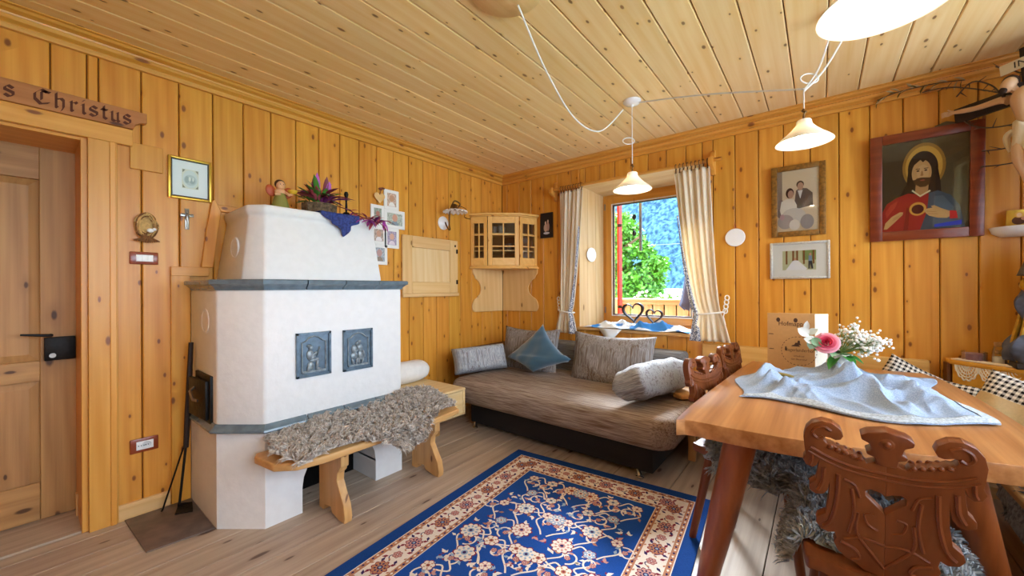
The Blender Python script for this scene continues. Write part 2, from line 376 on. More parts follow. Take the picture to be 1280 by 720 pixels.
# ---- window in the back wall
w1 = sroot('window_1', (1.48, .2, WZ0)); FY = .35; ox0, ox1, oz0, oz1 = 1.03, 1.96, .80, 2.065
PW = PALEW
revl = wood('reveal_pine', 'e9cb9a', 'd8b078', 'Z', '8a5a28', .45, .25, .15); revx = wood('reveal_pine', 'e9cb9a', 'd8b078', 'X', '8a5a28', .45, .25, .15)
for i in range(3):
    for xa, xb in ((WX0, ox0), (WX1, ox1)):
        t0, t1 = i/3+.004, (i+1)/3-.004; s = 1 if xa < xb else -1
        p0 = (xa+(xb-xa)*t0, FY*t0); p1 = (xa+(xb-xa)*t1, FY*t1)
        MB().prism([p0, p1, (p1[0]-s*.014, p1[1]), (p0[0]-s*.014, p0[1])], 'xy', WZ0, WZ1).build('reveal_board', revl, w1)
    t0, t1 = i/3+.004, (i+1)/3-.004
    za, zb = WZ1+(oz1-WZ1)*t0, WZ1+(oz1-WZ1)*t1
    MB().prism([(FY*t0, za), (FY*t1, zb), (FY*t1, zb+.014), (FY*t0, za+.014)], 'yz', WX0-.01, WX1+.01).build('soffit_board', revx, w1)
B('sill', BENCHW('X'), w1, WX0-.02, WX1+.02, -.025, FY+.02, WZ0-.018, WZ0+.008, bevel=.005)
FW = PALEW
def rectframe(parent, name, mz, mx, x0, x1, z0, z1, wd, y0, y1, bev=.004):
    B(name, mz, parent, x0, x0+wd, y0, y1, z0, z1, bevel=bev); B(name, mz, parent, x1-wd, x1, y0, y1, z0, z1, bevel=bev)
    B(name, mx, parent, x0+wd, x1-wd, y0, y1, z1-wd, z1, bevel=bev); B(name, mx, parent, x0+wd, x1-wd, y0, y1, z0, z0+wd, bevel=bev)
rectframe(w1, 'window_frame', TRIMW('Z'), TRIMW('X'), ox0-.01, ox1+.01, .775, oz1+.01, .045, FY, FY+.07)
rectframe(w1, 'sash', TRIMW('Z'), TRIMW('X'), ox0+.028, ox1-.028, .81, oz1-.028, .075, FY-.012, FY+.05)
rectframe(w1, 'gasket', plain('dark_seal', '3c4046', .6), plain('dark_seal', '3c4046', .6), 1.131, 1.857, .884, 1.964, .010, FY-.006, FY+.02, .001)
gt = NT('window_glass'); tr = gt.n('BsdfTransparent', Color=(.97, .99, 1, 1)).outputs[0]; gl = gt.n('BsdfGlossy', Color=(1, 1, 1, 1), Roughness=.02).outputs[0]
fr = gt.n('Fresnel', IOR=1.45).outputs[0]
gt.put(gt.o.inputs['Surface'], gt.n('MixShader', i0=gt.math('MULTIPLY', fr, .7), i1=tr, i2=gl).outputs[0]); GLASS = gt.m
rectframe(w1, 'glazing_bead', plain('white_bead', 'f2f0ea', .5), plain('white_bead', 'f2f0ea', .5), 1.121, 1.867, .874, 1.974, .009, FY-.016, FY-.008, .001)  # white painted in for sunlight on the inner bead
MB().box(1.125, 1.863, FY+.015, FY+.019, .88, 1.97).build('pane', GLASS, w1)
for z in (.93, 1.95): MB().tube([(ox0+.024, FY-.015, z-.03), (ox0+.024, FY-.015, z+.03)], .007, 8).build('hinge', plain('worn_steel', '9a938a', .35, .5, .9), w1)
# ---- windows in the right wall (out of view, they let the daylight in)
for i, h in enumerate(holes):
    w = sroot('window_%d' % (i+2), (XR+.1, (h[0]+h[1])/2, h[2]))
    for nm, b in (('sill', (XR-.04, XR+.3, h[0], h[1], h[2]-.02, h[2])), ('window_frame', (XR+.14, XR+.2, h[0], h[0]+.06, h[2], h[3])), ('window_frame', (XR+.14, XR+.2, h[1]-.06, h[1], h[2], h[3])),
                  ('window_frame', (XR+.14, XR+.2, h[0]+.06, h[1]-.06, h[3]-.06, h[3])), ('window_frame', (XR+.14, XR+.2, h[0]+.06, h[1]-.06, h[2], h[2]+.06)), ('mullion', (XR+.14, XR+.2, (h[0]+h[1])/2-.04, (h[0]+h[1])/2+.04, h[2]+.06, h[3]-.06))):
        B(nm, PALEW('Z'), w, *b)
    MB().box(XR+.168, XR+.172, h[0]+.06, h[1]-.06, h[2]+.06, h[3]-.06).build('pane', GLASS, w)
# ================================================================== STOVE
rnd = random.Random(3)
st = thing('tiled_stove', 'large whitewashed masonry stove with dark green tile bands and relief tiles', 'stove', (.33, -2.22, 0))
YL, YR, XF = -2.70, -1.78, .645
def sec(inset=0., xf=XF, yl=YL, yr=YR, ch=.185): # plan outline with chamfered near corner
    i = inset; return [(.004, yl+i), (xf-ch*1.0-i*.4, yl+i), (xf-i, yl+ch*.78+i*.4), (xf-i, yr-i), (.004, yr-i)]
def sect(out): return sec(-out)
pl2 = plaster
base = MB()
# base with arched wood opening in the front: pillars and arch
p = sec(); base.prism([p[0], p[1], p[2], (XF, -2.385), (.46, -2.385), (.46, -2.6), (.004, -2.6)], 'xy', 0, .345)
base.prism([(XF, -1.965), (XF, YR), (.004, YR), (.004, -1.965)], 'xy', 0, .345)
arch = [(-2.385, .12)]
for i in range(13):
    a = PI-PI*i/12; arch.append((-2.175+.21*math.cos(a), .13+.20*math.sin(a)))
arch += [(-1.965, .12), (-1.965, .345), (-2.385, .345)]
base.prism(arch, 'yz', .004, XF)
base.prism(sec(), 'xy', .345, .485)
base.build('base', pl2, st)
MB().box(.05, .40, -2.55, -1.97, .0, .34).build('opening_back', plain('opening_black', '14110f', .95, .1), st)  # near-black block at the back of the arched opening
MB().prism(sec(), 'xy', .485, 1.15).build('body', pl2, st, bevel=.012, seg=2)
# tile bands: each tile is a part
tilem = plain('glazed_slate_green_tile', '6b7c86', .18, .7, noise=.25, nscale=25., bump=.05)
def band(prof, segs_front, zb):
    o = [(0, 0)]
    A = sec(); runs = [((A[0], A[1]), 2), ((A[1], A[2]), 1), ((A[2], A[3]), segs_front), ((A[3], A[4]), 3)]
    cx, cy = .3, -2.2
    def off(pt, d): # outward offset for the chamfered outline
        i = A.index(pt)
        if i == 0: return (pt[0], pt[1]-d)
        if i == 4: return (pt[0], pt[1]+d)
        a, b, c = Vector(A[i-1]), Vector(A[i]), Vector(A[i+1])
        n1 = Vector(((b-a).y, -(b-a).x)).normalized(); n2 = Vector(((c-b).y, -(c-b).x)).normalized()
        m = (n1+n2).normalized(); q = b+m*(d/max(.3, m.dot(n1))); return (q.x, q.y)
    for (a, b), n in runs:
        for k in range(n):
            t0, t1 = k/n+(.004 if k else 0), (k+1)/n-(.004 if k < n-1 else 0)
            vs = []
            for t in (t0, t1):
                for d, z in prof:
                    pa, pb = off(a, d), off(b, d); vs.append((pa[0]+(pb[0]-pa[0])*t, pa[1]+(pb[1]-pa[1])*t, zb+z))
            m = len(prof); fs = [tuple(range(m)), tuple(range(2*m-1, m-1, -1))]+[(i, (i+1) % m, m+(i+1) % m, m+i) for i in range(m)]
            MB().add(vs, fs).build('band_tile', tilem, st, smooth=True, ang=35)
band([(-.03, .0), (.004, .0), (.006, .010), (.022, .026), (.030, .030), (.032, .046), (.026, .052), (-.03, .054)], 4, 1.146)
band([(-.03, .0), (.026, .0), (.032, .006), (.030, .014), (.016, .022), (.006, .036), (-.03, .038)], 4, .466)
# upper tapered hood
lo = [(.004, -2.585), (.49, -2.605), (.595, -2.535), (.595, -1.885), (.004, -1.885)]
hi = [(.004, -2.532), (.40, -2.545), (.475, -2.492), (.475, -1.868), (.004, -1.868)]
hi2 = [(.004, -2.545), (.41, -2.56), (.495, -2.50), (.495, -1.858), (.004, -1.858)]
up_ = MB(); vs = [(a, b, 1.195) for a, b in lo]+[(a, b, 1.535) for a, b in hi]+[(a, b, 1.555) for a, b in hi2]+[(a, b, 1.59) for a, b in hi2]
fs = [tuple(range(4, -1, -1)), tuple(range(15, 20))]
for l in range(3): fs += [(l*5+i, l*5+(i+1) % 5, l*5+5+(i+1) % 5, l*5+5+i) for i in range(5)]
up_.add(vs, fs).build('hood', pl2, st, bevel=.012, seg=2)
# round plaster medallions on the shaded side
for (x, y, z, r) in ((.29, YL-.001, .99, .062), (.30, -2.577, 1.37, .055)):
    MB().lathe([(0, .002), (r*.82, .002), (r*.86, -.001), (r*.9, .003), (r, .002), (r*1.05, -.006)], (x, y, z), 24, Rx(PI/2)).build('medallion', pl2, st, smooth=True)
# relief tiles
rel = plain('relief_tile_glaze', '6a7f90', .3, .6, .25, noise=.35, nscale=30., bump=.15); relf = plain('relief_figure_glaze', '98a4aa', .35, .6, .25, noise=.5, nscale=45.)
def relief(y0, y1, z0, z1, kind):
    X = XF+.011; a = MB().box(X-.02, X-.006, y0, y1, z0, z1)
    fr = MB(); w = .012
    a.box(X-.006, X+.004, y0, y1, z0, z0+w); a.box(X-.006, X+.004, y0, y1, z1-w, z1); a.box(X-.006, X+.004, y0, y0+w, z0, z1); a.box(X-.006, X+.004, y1-w, y1, z0, z1)
    t = a.build('relief_tile', rel, st, bevel=.001, seg=1)
    yc = (y0+y1)/2; hw = (y1-y0)*.34; zt = z1-.05; zb = z0+.03
    path = [(yc-hw, zb), (yc-hw, zt), (yc-hw*.75, zt+.004), (yc-hw*.4, zt+.022), (yc, zt+.030), (yc+hw*.4, zt+.022), (yc+hw*.75, zt+.004), (yc+hw, zt), (yc+hw, zb)]
    MB().tube([(X-.002, p, q) for p, q in path], .004, 6, closed=True).build('arch_moulding', relf, t, smooth=True)
    f = MB(); E = lambda y, z, ry, rz, rot=0., rx=.010: f.ell((X-.003, yc+y, z0+z), (rx, ry, rz), 10, 7, Rx(rot))
    if kind == 0: # seated figure with a pipe
        E(-.018, .150, .012, .014); E(-.024, .160, .014, .007); E(-.020, .112, .019, .030, .1); E(-.004, .112, .009, .024, -.9)
        E(.000, .086, .026, .011, .1); E(.016, .062, .009, .028, -.1); E(.022, .036, .014, .006); E(-.018, .054, .018, .024); E(-.03, .04, .008, .02)
        E(.020, .125, .003, .026, -.2); E(.028, .145, .006, .008); E(-.006, .10, .016, .008, .5)
    else: # dancing couple
        E(-.010, .148, .010, .012); E(.006, .160, .013, .007); E(-.026, .118, .016, .026); E(.010, .122, .018, .026, .2)
        E(-.026, .082, .022, .022); E(.014, .080, .016, .030, .2); E(-.034, .048, .008, .022, .3); E(-.010, .048, .008, .020, -.2)
        E(.026, .052, .007, .026, -.3); E(.002, .05, .007, .022, .2); E(.034, .085, .008, .024, .2); E(-.01, .112, .024, .007, .6)
    f.box(X-.006, X+.004, yc-hw, yc+hw, z0+.022, z0+.03)
    f.build('figure_relief', relf, t, smooth=True)
relief(-2.416, -2.238, .694, .924, 0); relief(-2.168, -1.989, .688, .919, 1)
# iron fire door on the side
dr = MB().box(.15, .41, YL-.012, YL+.01, .49, .725).build('fire_door_frame', iron, st, bevel=.003)
lf = MB().obox((.275, YL-.026, .605), (.22, .016, .19), Rz(.08)).build('fire_door', iron, dr, bevel=.003)
MB().tube([(.24, YL-.035, .655), (.25, YL-.055, .64), (.30, YL-.055, .605), (.32, YL-.04, .60)], [.007]*4, 8).build('door_latch', plain('worn_steel', '9a938a', .35, .5, .9), dr, smooth=True)
# casing of the stove where it passes the wall
sg = thing('stove_surround', 'orange pine casing boards framing the side of the white stove', 'casing', (.01, -2.7, 0))
B('casing_board', WALLW(), sg, .001, .020, -2.785, -2.703, .0, 1.235)
B('casing_board', WALLW('Y'), sg, .001, .024, -2.785, -2.62, 1.225, 1.275)
MB().prism([(-2.655, 1.275), (-2.60, 1.275), (-2.575, 1.5), (-2.56, 1.60), (-2.59, 1.665), (-2.605, 1.655), (-2.63, 1.5)], 'yz', .001, .022).build('casing_board', WALLW(), sg, bevel=.003, seg=1)
MB().prism([(-2.59, 1.64), (-2.56, 1.60), (-2.3, 1.60), (-2.3, 1.635)], 'yz', .001, .02).build('casing_board', WALLW('Y'), sg, bevel=.003, seg=1)
# hearth plate
hp = tag(MB().prism([(.021, -2.965), (.425, -2.945), (.452, -2.705), (.021, -2.705)], 'xy', .0005, .006).build('hearth_plate', plain('rusty_sheet_metal', '7d6c62', .45, .4, .3, noise=.35, nscale=14.), bevel=.001), 'brown sheet metal hearth plate lying on the planks beside the stove', 'hearth plate')
# fire irons
sh = thing('ash_shovel', 'long handled black iron ash shovel leaning on the stove side', 'shovel', (.12, -2.77, 0))
MB().tube([(.10, -2.718, .868), (.11, -2.735, .50), (.118, -2.745, .32)], [.011, .014, .012], 8).build('handle', plain('charred_handle', '2a1a12', .6), sh, smooth=True)
MB().tube([(.118, -2.745, .33), (.13, -2.775, .04)], .006, 8).build('shaft', iron, sh, smooth=True)
MB().add([(.09, -2.775, .008), (.165, -2.80, .008), (.20, -2.735, .008), (.13, -2.722, .03), (.09, -2.775, .03), (.20, -2.735, .03), (.09, -2.775, .012), (.165, -2.80, .012), (.20, -2.735, .012), (.13, -2.72, .012)],
         [(0, 1, 2, 3), (6, 7, 8, 9), (0, 1, 7, 6), (1, 2, 8, 7), (0, 6, 4), (3, 9, 5, 2), (0, 4, 3), (2, 8, 5)]).build('blade', iron, sh)
tag(MB().tube([(.072, -2.835, .008), (.066, -2.83, .012), (.085, -2.735, .36), (.09, -2.725, .55)], .0045, 6).build('poker', iron, smooth=True), 'thin black iron poker leaning in the stove corner', 'poker')
# ================================================================== things on the stove
ag = thing('angel_figurine', 'small carved angel figurine in a green dress holding a yellow bowl on the stove', 'figurine', (.32, -2.37, 1.59))
gx, gy, gz = .32, -2.36, 1.59; H3 = lambda dx, dy, dz: (gx+dx, gy+dy, gz+dz)
MB().lathe([(.052, 0), (.055, .006), (.044, .04), (.032, .08), (.022, .108), (.0, .112)], H3(0, 0, 0), 18).build('dress', plain('olive_cloth', '8a8440', .6), ag, smooth=True)
skin = plain('carved_skin', 'e0a878', .5)
MB().ell(H3(0, 0, .115), (.026, .028, .022)).tube([H3(0, .02, .118), H3(.03, .035, .10), H3(.035, .05, .108)], .009, 8).tube([H3(0, -.022, .118), H3(.025, -.03, .095), H3(.03, -.01, .10)], .009, 8).build('torso', skin, ag, smooth=True)
hd = MB().ell(H3(.004, 0, .152), (.024, .024, .027)).ell(H3(.028, -.002, .149), .004, 8, 6).build('head', skin, ag, smooth=True)
MB().ell(H3(-.006, 0, .160), (.026, .028, .027)).build('hair', plain('brown_hair', '4a2a18', .6), hd, smooth=True)
MB().ell(H3(.0255, -.009, .155), .0028, 6, 5).ell(H3(.0255, .008, .155), .0028, 6, 5).build('eye', plain('black_paint', '181410', .4), hd)
MB().ell(H3(-.012, -.045, .118), (.008, .026, .034), rot=Rx(.4)).build('wing', plain('red_paint', 'b04a22', .5), ag, smooth=True)
MB().ell(H3(-.012, .045, .118), (.008, .026, .034), rot=Rx(-.4)).build('wing', plain('red_paint', 'b04a22', .5), ag, smooth=True)
MB().lathe([(0, 0), (.016, .003), (.024, .014), (.026, .022), (.018, .022), (0, .016)], H3(.04, .05, .104), 14).build('bowl', plain('yellow_paint', 'e0b030', .5), ag, smooth=True)
# plant
pt = thing('potted_plant', 'purple and green trailing houseplant in a bark covered pot on the stove', 'plant', (.33, -2.13, 1.59))
px, py, pz = .33, -2.14, 1.592; H4 = lambda dx, dy, dz: (px+dx, py+dy, pz+dz)
pr = random.Random(11)
def barkpot(u, v):
    a = 2*PI*u; r = .085*(1+.05*math.sin(9*a)+.03*math.sin(23*a+3*v)); r *= .94+.08*v; return H4(r*math.cos(a), r*1.15*math.sin(a), .075*v)
MB().grid(barkpot, 40, 6, True).build('bark_pot', plain('grey_bark', '7a6248', .9, noise=.6, nscale=60., bump=.6), pt, smooth=True)
MB().lathe([(0, 0), (.082, 0), (.086, .003)], H4(0, 0, .066), 24).build('soil', plain('potting_soil', '33241a', .95), pt)
def leaf(m, base, d, upv, L, wd, curl=.2, n=5):
    d = Vector(d).normalized(); side = d.cross(Vector(upv)); side = side.normalized() if side.length > 1e-4 else Vector((1, 0, 0)); nrm = side.cross(d)
    vs = []; fs = []
    for i in range(n+1):
        t = i/n; w = wd*math.sin(PI*min(.98, t*.9+.08))**.8*(1 if i < n else .05); c = Vector(base)+d*(L*t)-nrm*(curl*L*t*t)
        vs += [c-side*w+nrm*w*.35, c, c+side*w+nrm*w*.35]
    for i in range(n):
        fs += [(3*i, 3*i+1, 3*i+4, 3*i+3), (3*i+1, 3*i+2, 3*i+5, 3*i+4)]
    m.add(vs, fs)
lm = {'purple': plain('purple_leaf', '8a3a78', .45), 'green': plain('houseplant_green', '4f8a35', .4), 'red': plain('rosy_leaf', 'b0505a', .45), 'dark': plain('dark_red_leaf', '7a2434', .45), 'pink': plain('violet_leaf', 'b44aa8', .45)}
for i in range(84):
    a = pr.uniform(0, 2*PI); e = pr.uniform(.1, 1.35); key = pr.choice(['purple', 'green', 'red', 'dark', 'red', 'green', 'purple'])
    r0 = pr.uniform(.0, .06); b = H4(r0*math.cos(a), r0*math.sin(a), .07+pr.uniform(0, .05)); m = MB()
    leaf(m, b, (math.cos(a)*math.cos(e), math.sin(a)*math.cos(e), math.sin(e)), (0, 0, 1), pr.uniform(.07, .14), pr.uniform(.011, .020), pr.uniform(.1, .6))
    m.build('leaf', lm[key], pt, smooth=True)
for (dy, dz, key, L) in ((-.05, .14, 'pink', .10), (-.075, .13, 'dark', .075), (.02, .15, 'dark', .085), (.045, .15, 'pink', .06)):
    m = MB(); leaf(m, H4(.03, dy*.6, .09+dz*.2), (.1, dy*2, 1), (1, 0, 0), L+.04, .017, -.1); m.build('leaf', lm[key], pt, smooth=True)
vine = catmull([H4(.05, .07, .075), H4(.10, .13, .05), H4(.16, .17, .01), H4(.20, .22, -.01), H4(.20, .27, -.02), H4(.19, .33, .0)], 5)
MB().tube(vine, .003, 6).build('trailing_stem', lm['dark'], pt, smooth=True)
for i in range(40):
    q = vine[pr.randrange(6, len(vine))]; m = MB(); a = pr.uniform(0, 2*PI)
    leaf(m, q, (.6*abs(math.cos(a)), math.sin(a), pr.uniform(-1.0, .7)), (.3, 0, 1), pr.uniform(.04, .085), .011, .3); m.build('leaf', lm[pr.choice(['purple', 'red', 'pink', 'red'])], pt, smooth=True)
# blue cloth hanging from the stove top
def bluecl(u, v):
    y = -2.22+.24*u; hang = (.02+.105*(1-abs(2*u-1.1))*(1+.15*math.sin(14*u))); s = v*(.15+hang)
    f = .006*math.sin(u*26+v*3)
    if s < .15: return (.355+s, y, 1.594+abs(f)*.4+.003)
    return (.507+f+.012*(s-.15)/.1, y+f, 1.597-(s-.15))
tag(MB().grid(bluecl, 40, 18).build('table_napkin', plain('navy_print_cloth', '39488e', .8, noise=.6, nscale=90.), smooth=True, solid=.002), 'navy blue patterned napkin hanging over the stove edge under the plant', 'cloth')
fg = thing('black_figurine', 'slender black metal candle figure beside the plant on the stove', 'figurine', (.30, -1.955, 1.59))
MB().lathe([(.0, 0), (.026, 0), (.028, .008), (.024, .05), (.016, .06), (0, .062)], (.30, -1.955, 1.591), 16).build('base', iron, fg, smooth=True)
MB().lathe([(.006, .06), (.008, .09), (.006, .13), (.009, .15), (.011, .165), (.015, .178), (.010, .194), (0, .198)], (.30, -1.955, 1.591), 14).build('stem', iron, fg, smooth=True)
# ================================================================== left wall things
def picture(name, label, y0, y1, z0, z1, fw_, frame_m, mat_m, art, artbox, wall='L', th=.018, tilt=0., px_=0., inner=None, glass=True):
    """framed picture; u runs left to right as seen, v up"""
    w, h = (y1-y0), (z1-z0)
    t = thing(name, label, 'picture', (0, 0, 0))
    A = MB()
    for a in ((-w/2, -w/2+fw_, -h/2, h/2), (w/2-fw_, w/2, -h/2, h/2), (-w/2+fw_, w/2-fw_, h/2-fw_, h/2), (-w/2+fw_, w/2-fw_, -h/2, -h/2+fw_)):
        A = MB().box(a[0], a[1], -th, 0, a[2], a[3]); A.build('frame_rail', frame_m, t, bevel=min(.004, fw_*.25), seg=2)
    MB().box(-w/2+fw_, w/2-fw_, -th*.5, -.001, -h/2+fw_, h/2-fw_).build('mount', mat_m, t)
    if inner: rectframe(t, 'inner_fillet', inner, inner, -w/2+fw_, w/2-fw_, -h/2+fw_, h/2-fw_, .006, -th*.75, -th*.45, .001)
    if art:
        u0, u1, v0, v1 = artbox
        for i, (nm, m, poly) in enumerate(art):
            d = -th*.5-.0006-.0003*i
            mb = MB().add([(-w/2+fw_+(w-2*fw_)*(u0+(u1-u0)*p[0]), d, -h/2+fw_+(h-2*fw_)*(v0+(v1-v0)*p[1])) for p in poly], [tuple(range(len(poly)))])
            mb.build(nm, m, t)
    if glass: MB().box(-w/2+fw_, w/2-fw_, -th*.86, -th*.84, -h/2+fw_, h/2-fw_).build('glass', GLASS, t)
    zc = (z0+z1)/2; yc = (y0+y1)/2
    if wall == 'L': t.location = (.002+px_, yc, zc); t.rotation_euler = (tilt, 0, PI/2)
    else: t.location = (yc, -.002-px_, zc); t.rotation_euler = (tilt, 0, 0)
    return t
def circ(cx, cy, rx, ry, n=20, a0=0., a1=2*PI): return [(cx+rx*math.cos(a0+(a1-a0)*i/n), cy+ry*math.sin(a0+(a1-a0)*i/n)) for i in range(n+(0 if abs(a1-a0-2*PI) < 1e-3 else 1))]
def rect(a, b, c, d): return [(a, c), (b, c), (b, d), (a, d)]
pp = lambda n, h: plain('print_'+n, h, .6, .2)
gold = plain('gold_frame', 'c9a23e', .35, .5, .7)
white = plain('white_lacquer', 'f0eeea', .45); paper = plain('white_paper', 'efece6', .8, .2)
art = [('print', pp('cream', 'e2dcc6'), rect(0, 1, 0, 1)), ('print', pp('pale', 'd9dcd4'), circ(.5, .5, .46, .46)), ('print', pp('grey1', 'c3c9c2'), circ(.5, .45, .38, .28)),
       ('print', pp('grey2', 'a9b2ab'), circ(.3, .46, .13, .18)), ('print', pp('grey2', 'a9b2ab'), circ(.62, .42, .16, .16)), ('print', pp('pale2', 'e6e4d8'), circ(.46, .5, .07, .12)), ('print', pp('pale2', 'e6e4d8'), circ(.66, .5, .05, .1))]
for cx, cy, a, b in ((0, 0, 1, 1), (1, 0, -1, 1), (1, 1, -1, -1), (0, 1, 1, -1)):
    art.append(('print', pp('corner', '8f8a76'), [(cx+.03*a, cy+.03*b), (cx+.2*a, cy+.03*b), (cx+.03*a, cy+.2*b)]))
picture('framed_print', 'gold framed pale round print with white mount above the silver crucifix', -2.794, -2.605, 1.645, 1.872, .012, gold, paper, art, (.28, .72, .24, .76), inner=plain('dark_fillet', '3a3426', .5))
# straw ornament
ns = thing('straw_nest', 'woven straw nest ornament hanging above the light switch', 'ornament', (.01, -2.88, 1.46))
straw = plain('straw', 'd0a868', .8, noise=.3, nscale=80.); dkstraw = plain('brown_straw', '8a5a30', .8, noise=.4, nscale=80.)
nr = random.Random(5)
MB().ell((.012, -2.88, 1.478), (.022, .046, .064)).build('pad', straw, ns, smooth=True)
for i in range(26):
    a0 = nr.uniform(0, 2*PI); a1 = a0+nr.uniform(1.2, 3.0); ry, rz = nr.uniform(.025, .047), nr.uniform(.035, .068); zc = 1.478
    pts = [(.012+.02*math.sqrt(max(0, 1-(ry/.05)**2))+.008, -2.88+ry*math.cos(a0+(a1-a0)*j/8), zc+rz*math.sin(a0+(a1-a0)*j/8)) for j in range(9)]
    MB().tube(pts, .0035, 5).build('straw_strand', straw if i % 3 else dkstraw, ns, smooth=True)
for i in range(12):
    MB().tube([(.03, -2.92+.006*i, 1.44-.01*math.sin(i)), (.04, -2.89+.002*i, 1.42), (.03, -2.93+.009*i, 1.392+.01*abs(i-6)/6)], .0035, 5).build('straw_strand', dkstraw, ns, smooth=True)
MB().ell((.04, -2.868, 1.455), (.008, .014, .011)).ell((.045, -2.853, 1.462), (.006, .008, .008)).build('white_bird', white, ns, smooth=True)
# switch and socket
redp = plain('mahogany_plate', '8a3a1c', .25, .6)
def plate(name, label, cat, y0, y1, z0, z1, socket):
    t = thing(name, label, cat, (.0, (y0+y1)/2, z0))
    MB().box(.0005, .010, y0, y1, z0, z1).build('cover_plate', redp, t, bevel=.004, seg=2)
    a, b = y0+.024, y1-.020; c, d = z0+.015, z1-.015
    MB().box(.010, .0125, a, b, c, d).build('insert', plain('white_plastic', 'f2f2f0', .35), t, bevel=.001)
    if socket:
        MB().lathe([(.0, 0), (.016, 0), (.018, .0015), (.018, -.002)], (.0128, b-.026, (c+d)/2), 20, Ry(PI/2)).build('round_socket', plain('pale_grey_plastic', 'd8dadc', .4), t, smooth=True)
        for yy in (a+.008, a+.018, a+.028, b-.03, b-.02): MB().lathe([(.0025, 0), (.0025, .0016)], (.0132, yy, (c+d)/2), 8, Ry(PI/2)).build('pin_hole', plain('black_paint', '181410', .4), t)
    else:
        for k in range(3): B('rocker', plain('white_plastic', 'f2f2f0', .35), t, .0125, .0145, a+(b-a)*k/3+.001, a+(b-a)*(k+1)/3-.001, c+.002, d-.002, bevel=.0008)
plate('light_switch', 'mahogany framed white light switch on the pine wall', 'switch', -2.942, -2.833, 1.281, 1.345, False)
plate('wall_socket', 'mahogany framed white power socket low on the pine wall', 'socket', -2.944, -2.835, .318, .390, True)
cf = thing('silver_crucifix', 'tiny silver metal crucifix below the gold framed print', 'crucifix', (.0, -2.713, 1.48))
silver = plain('tarnished_silver', 'a8a49c', .35, .5, .85, noise=.3, nscale=60.)
MB().box(.001, .007, -2.722, -2.704, 1.482, 1.596).box(.001, .007, -2.742, -2.684, 1.552, 1.566).build('cross', silver, cf, bevel=.001)
MB().ell((.011, -2.713, 1.576), (.006, .007, .009)).ell((.010, -2.713, 1.548), (.006, .009, .02)).tube([(.011, -2.713, 1.56), (.011, -2.738, 1.566)], .003, 6).tube([(.011, -2.713, 1.56), (.011, -2.688, 1.566)], .003, 6).tube([(.011, -2.713, 1.54), (.012, -2.711, 1.515), (.010, -2.713, 1.492)], [.006, .004, .003], 6).build('corpus', silver, cf, smooth=True)
# photo collage
cg = thing('photo_collage', 'white collage frame of family snapshots beside the stove hood', 'photo frame', (.0, -1.44, 1.36))
cl = [(-1.482, -1.345, 1.79, 1.949, 'p'), (-1.482, -1.287, 1.640, 1.79, 'l'), (-1.482, -1.345, 1.478, 1.64, 'p'), (-1.60, -1.482, 1.645, 1.81, 'p'), (-1.60, -1.465, 1.50, 1.645, 'p'), (-1.60, -1.455, 1.34, 1.50, 'p')]
pc = ['e8c8b0', 'd0d8c8', 'c8b8d0', 'b0b8a8', 'd8c0b0', 'c0c8d0']; pc2 = ['c89878', 'd8a088', 'e0b098', 'b87868', 'd0a088', 'c09890']
for i, (a, b, c, d, k) in enumerate(cl):
    f = B('frame_cell', white, cg, .001, .014, a, b, c, d, bevel=.002)
    m = .026; a1, b1, c1, d1_ = a+m, b-m, c+m, d-m
    MB().add([(.0146, a1, c1), (.0146, b1, c1), (.0146, b1, d1_), (.0146, a1, d1_)], [(0, 1, 2, 3)]).build('photo', plain('snap_bg%d' % i, pc[i], .5, noise=.5, nscale=70.), f)
    yc, zc = (a1+b1)/2, c1+(d1_-c1)*.62; r = min(b1-a1, d1_-c1)*.26
    MB().add([(.015, yc+r*p, zc+r*1.2*q) for p, q in circ(0, 0, 1, 1, 14)], [tuple(range(14))]).build('face_print', plain('snap_face%d' % i, pc2[i], .5), f)
    MB().add([(.0149, yc+r*p, c1+(d1_-c1)*.02+r*1.5*q) for p, q in circ(0, 0, 1.3, 1, 12, 0, PI)], [tuple(range(13))]).build('clothes_print', plain('snap_cloth%d' % i, ['f0ece6', '8a98a0', 'e8d8e0', '6a6a78', 'f0e8e8', '988878'][i], .5), f)
ht = thing('wooden_heart', 'pale wooden heart hung by a string over the photo collage', 'ornament', (.02, -1.53, 1.815))
def heart2(s, n=28): return [(s*16*math.sin(t)**3/17, s*(13*math.cos(t)-5*math.cos(2*t)-2*math.cos(3*t)-math.cos(4*t))/17) for t in [2*PI*i/n for i in range(n)]]
MB().prism([(-1.53+a, 1.868+b) for a, b in heart2(.05)], 'yz', .017, .027).build('heart', PALEW('Y'), ht, bevel=.002)
MB().tube([(.022, -1.53, 1.89), (.02, -1.512, 1.935), (.008, -1.50, 1.955)], .003, 6).ell((.014, -1.515, 1.94), (.010, .018, .010)).ell((.014, -1.49, 1.948), (.008, .014, .007)).build('cord', plain('brown_cord', '7a4030', .8), ht, smooth=True)
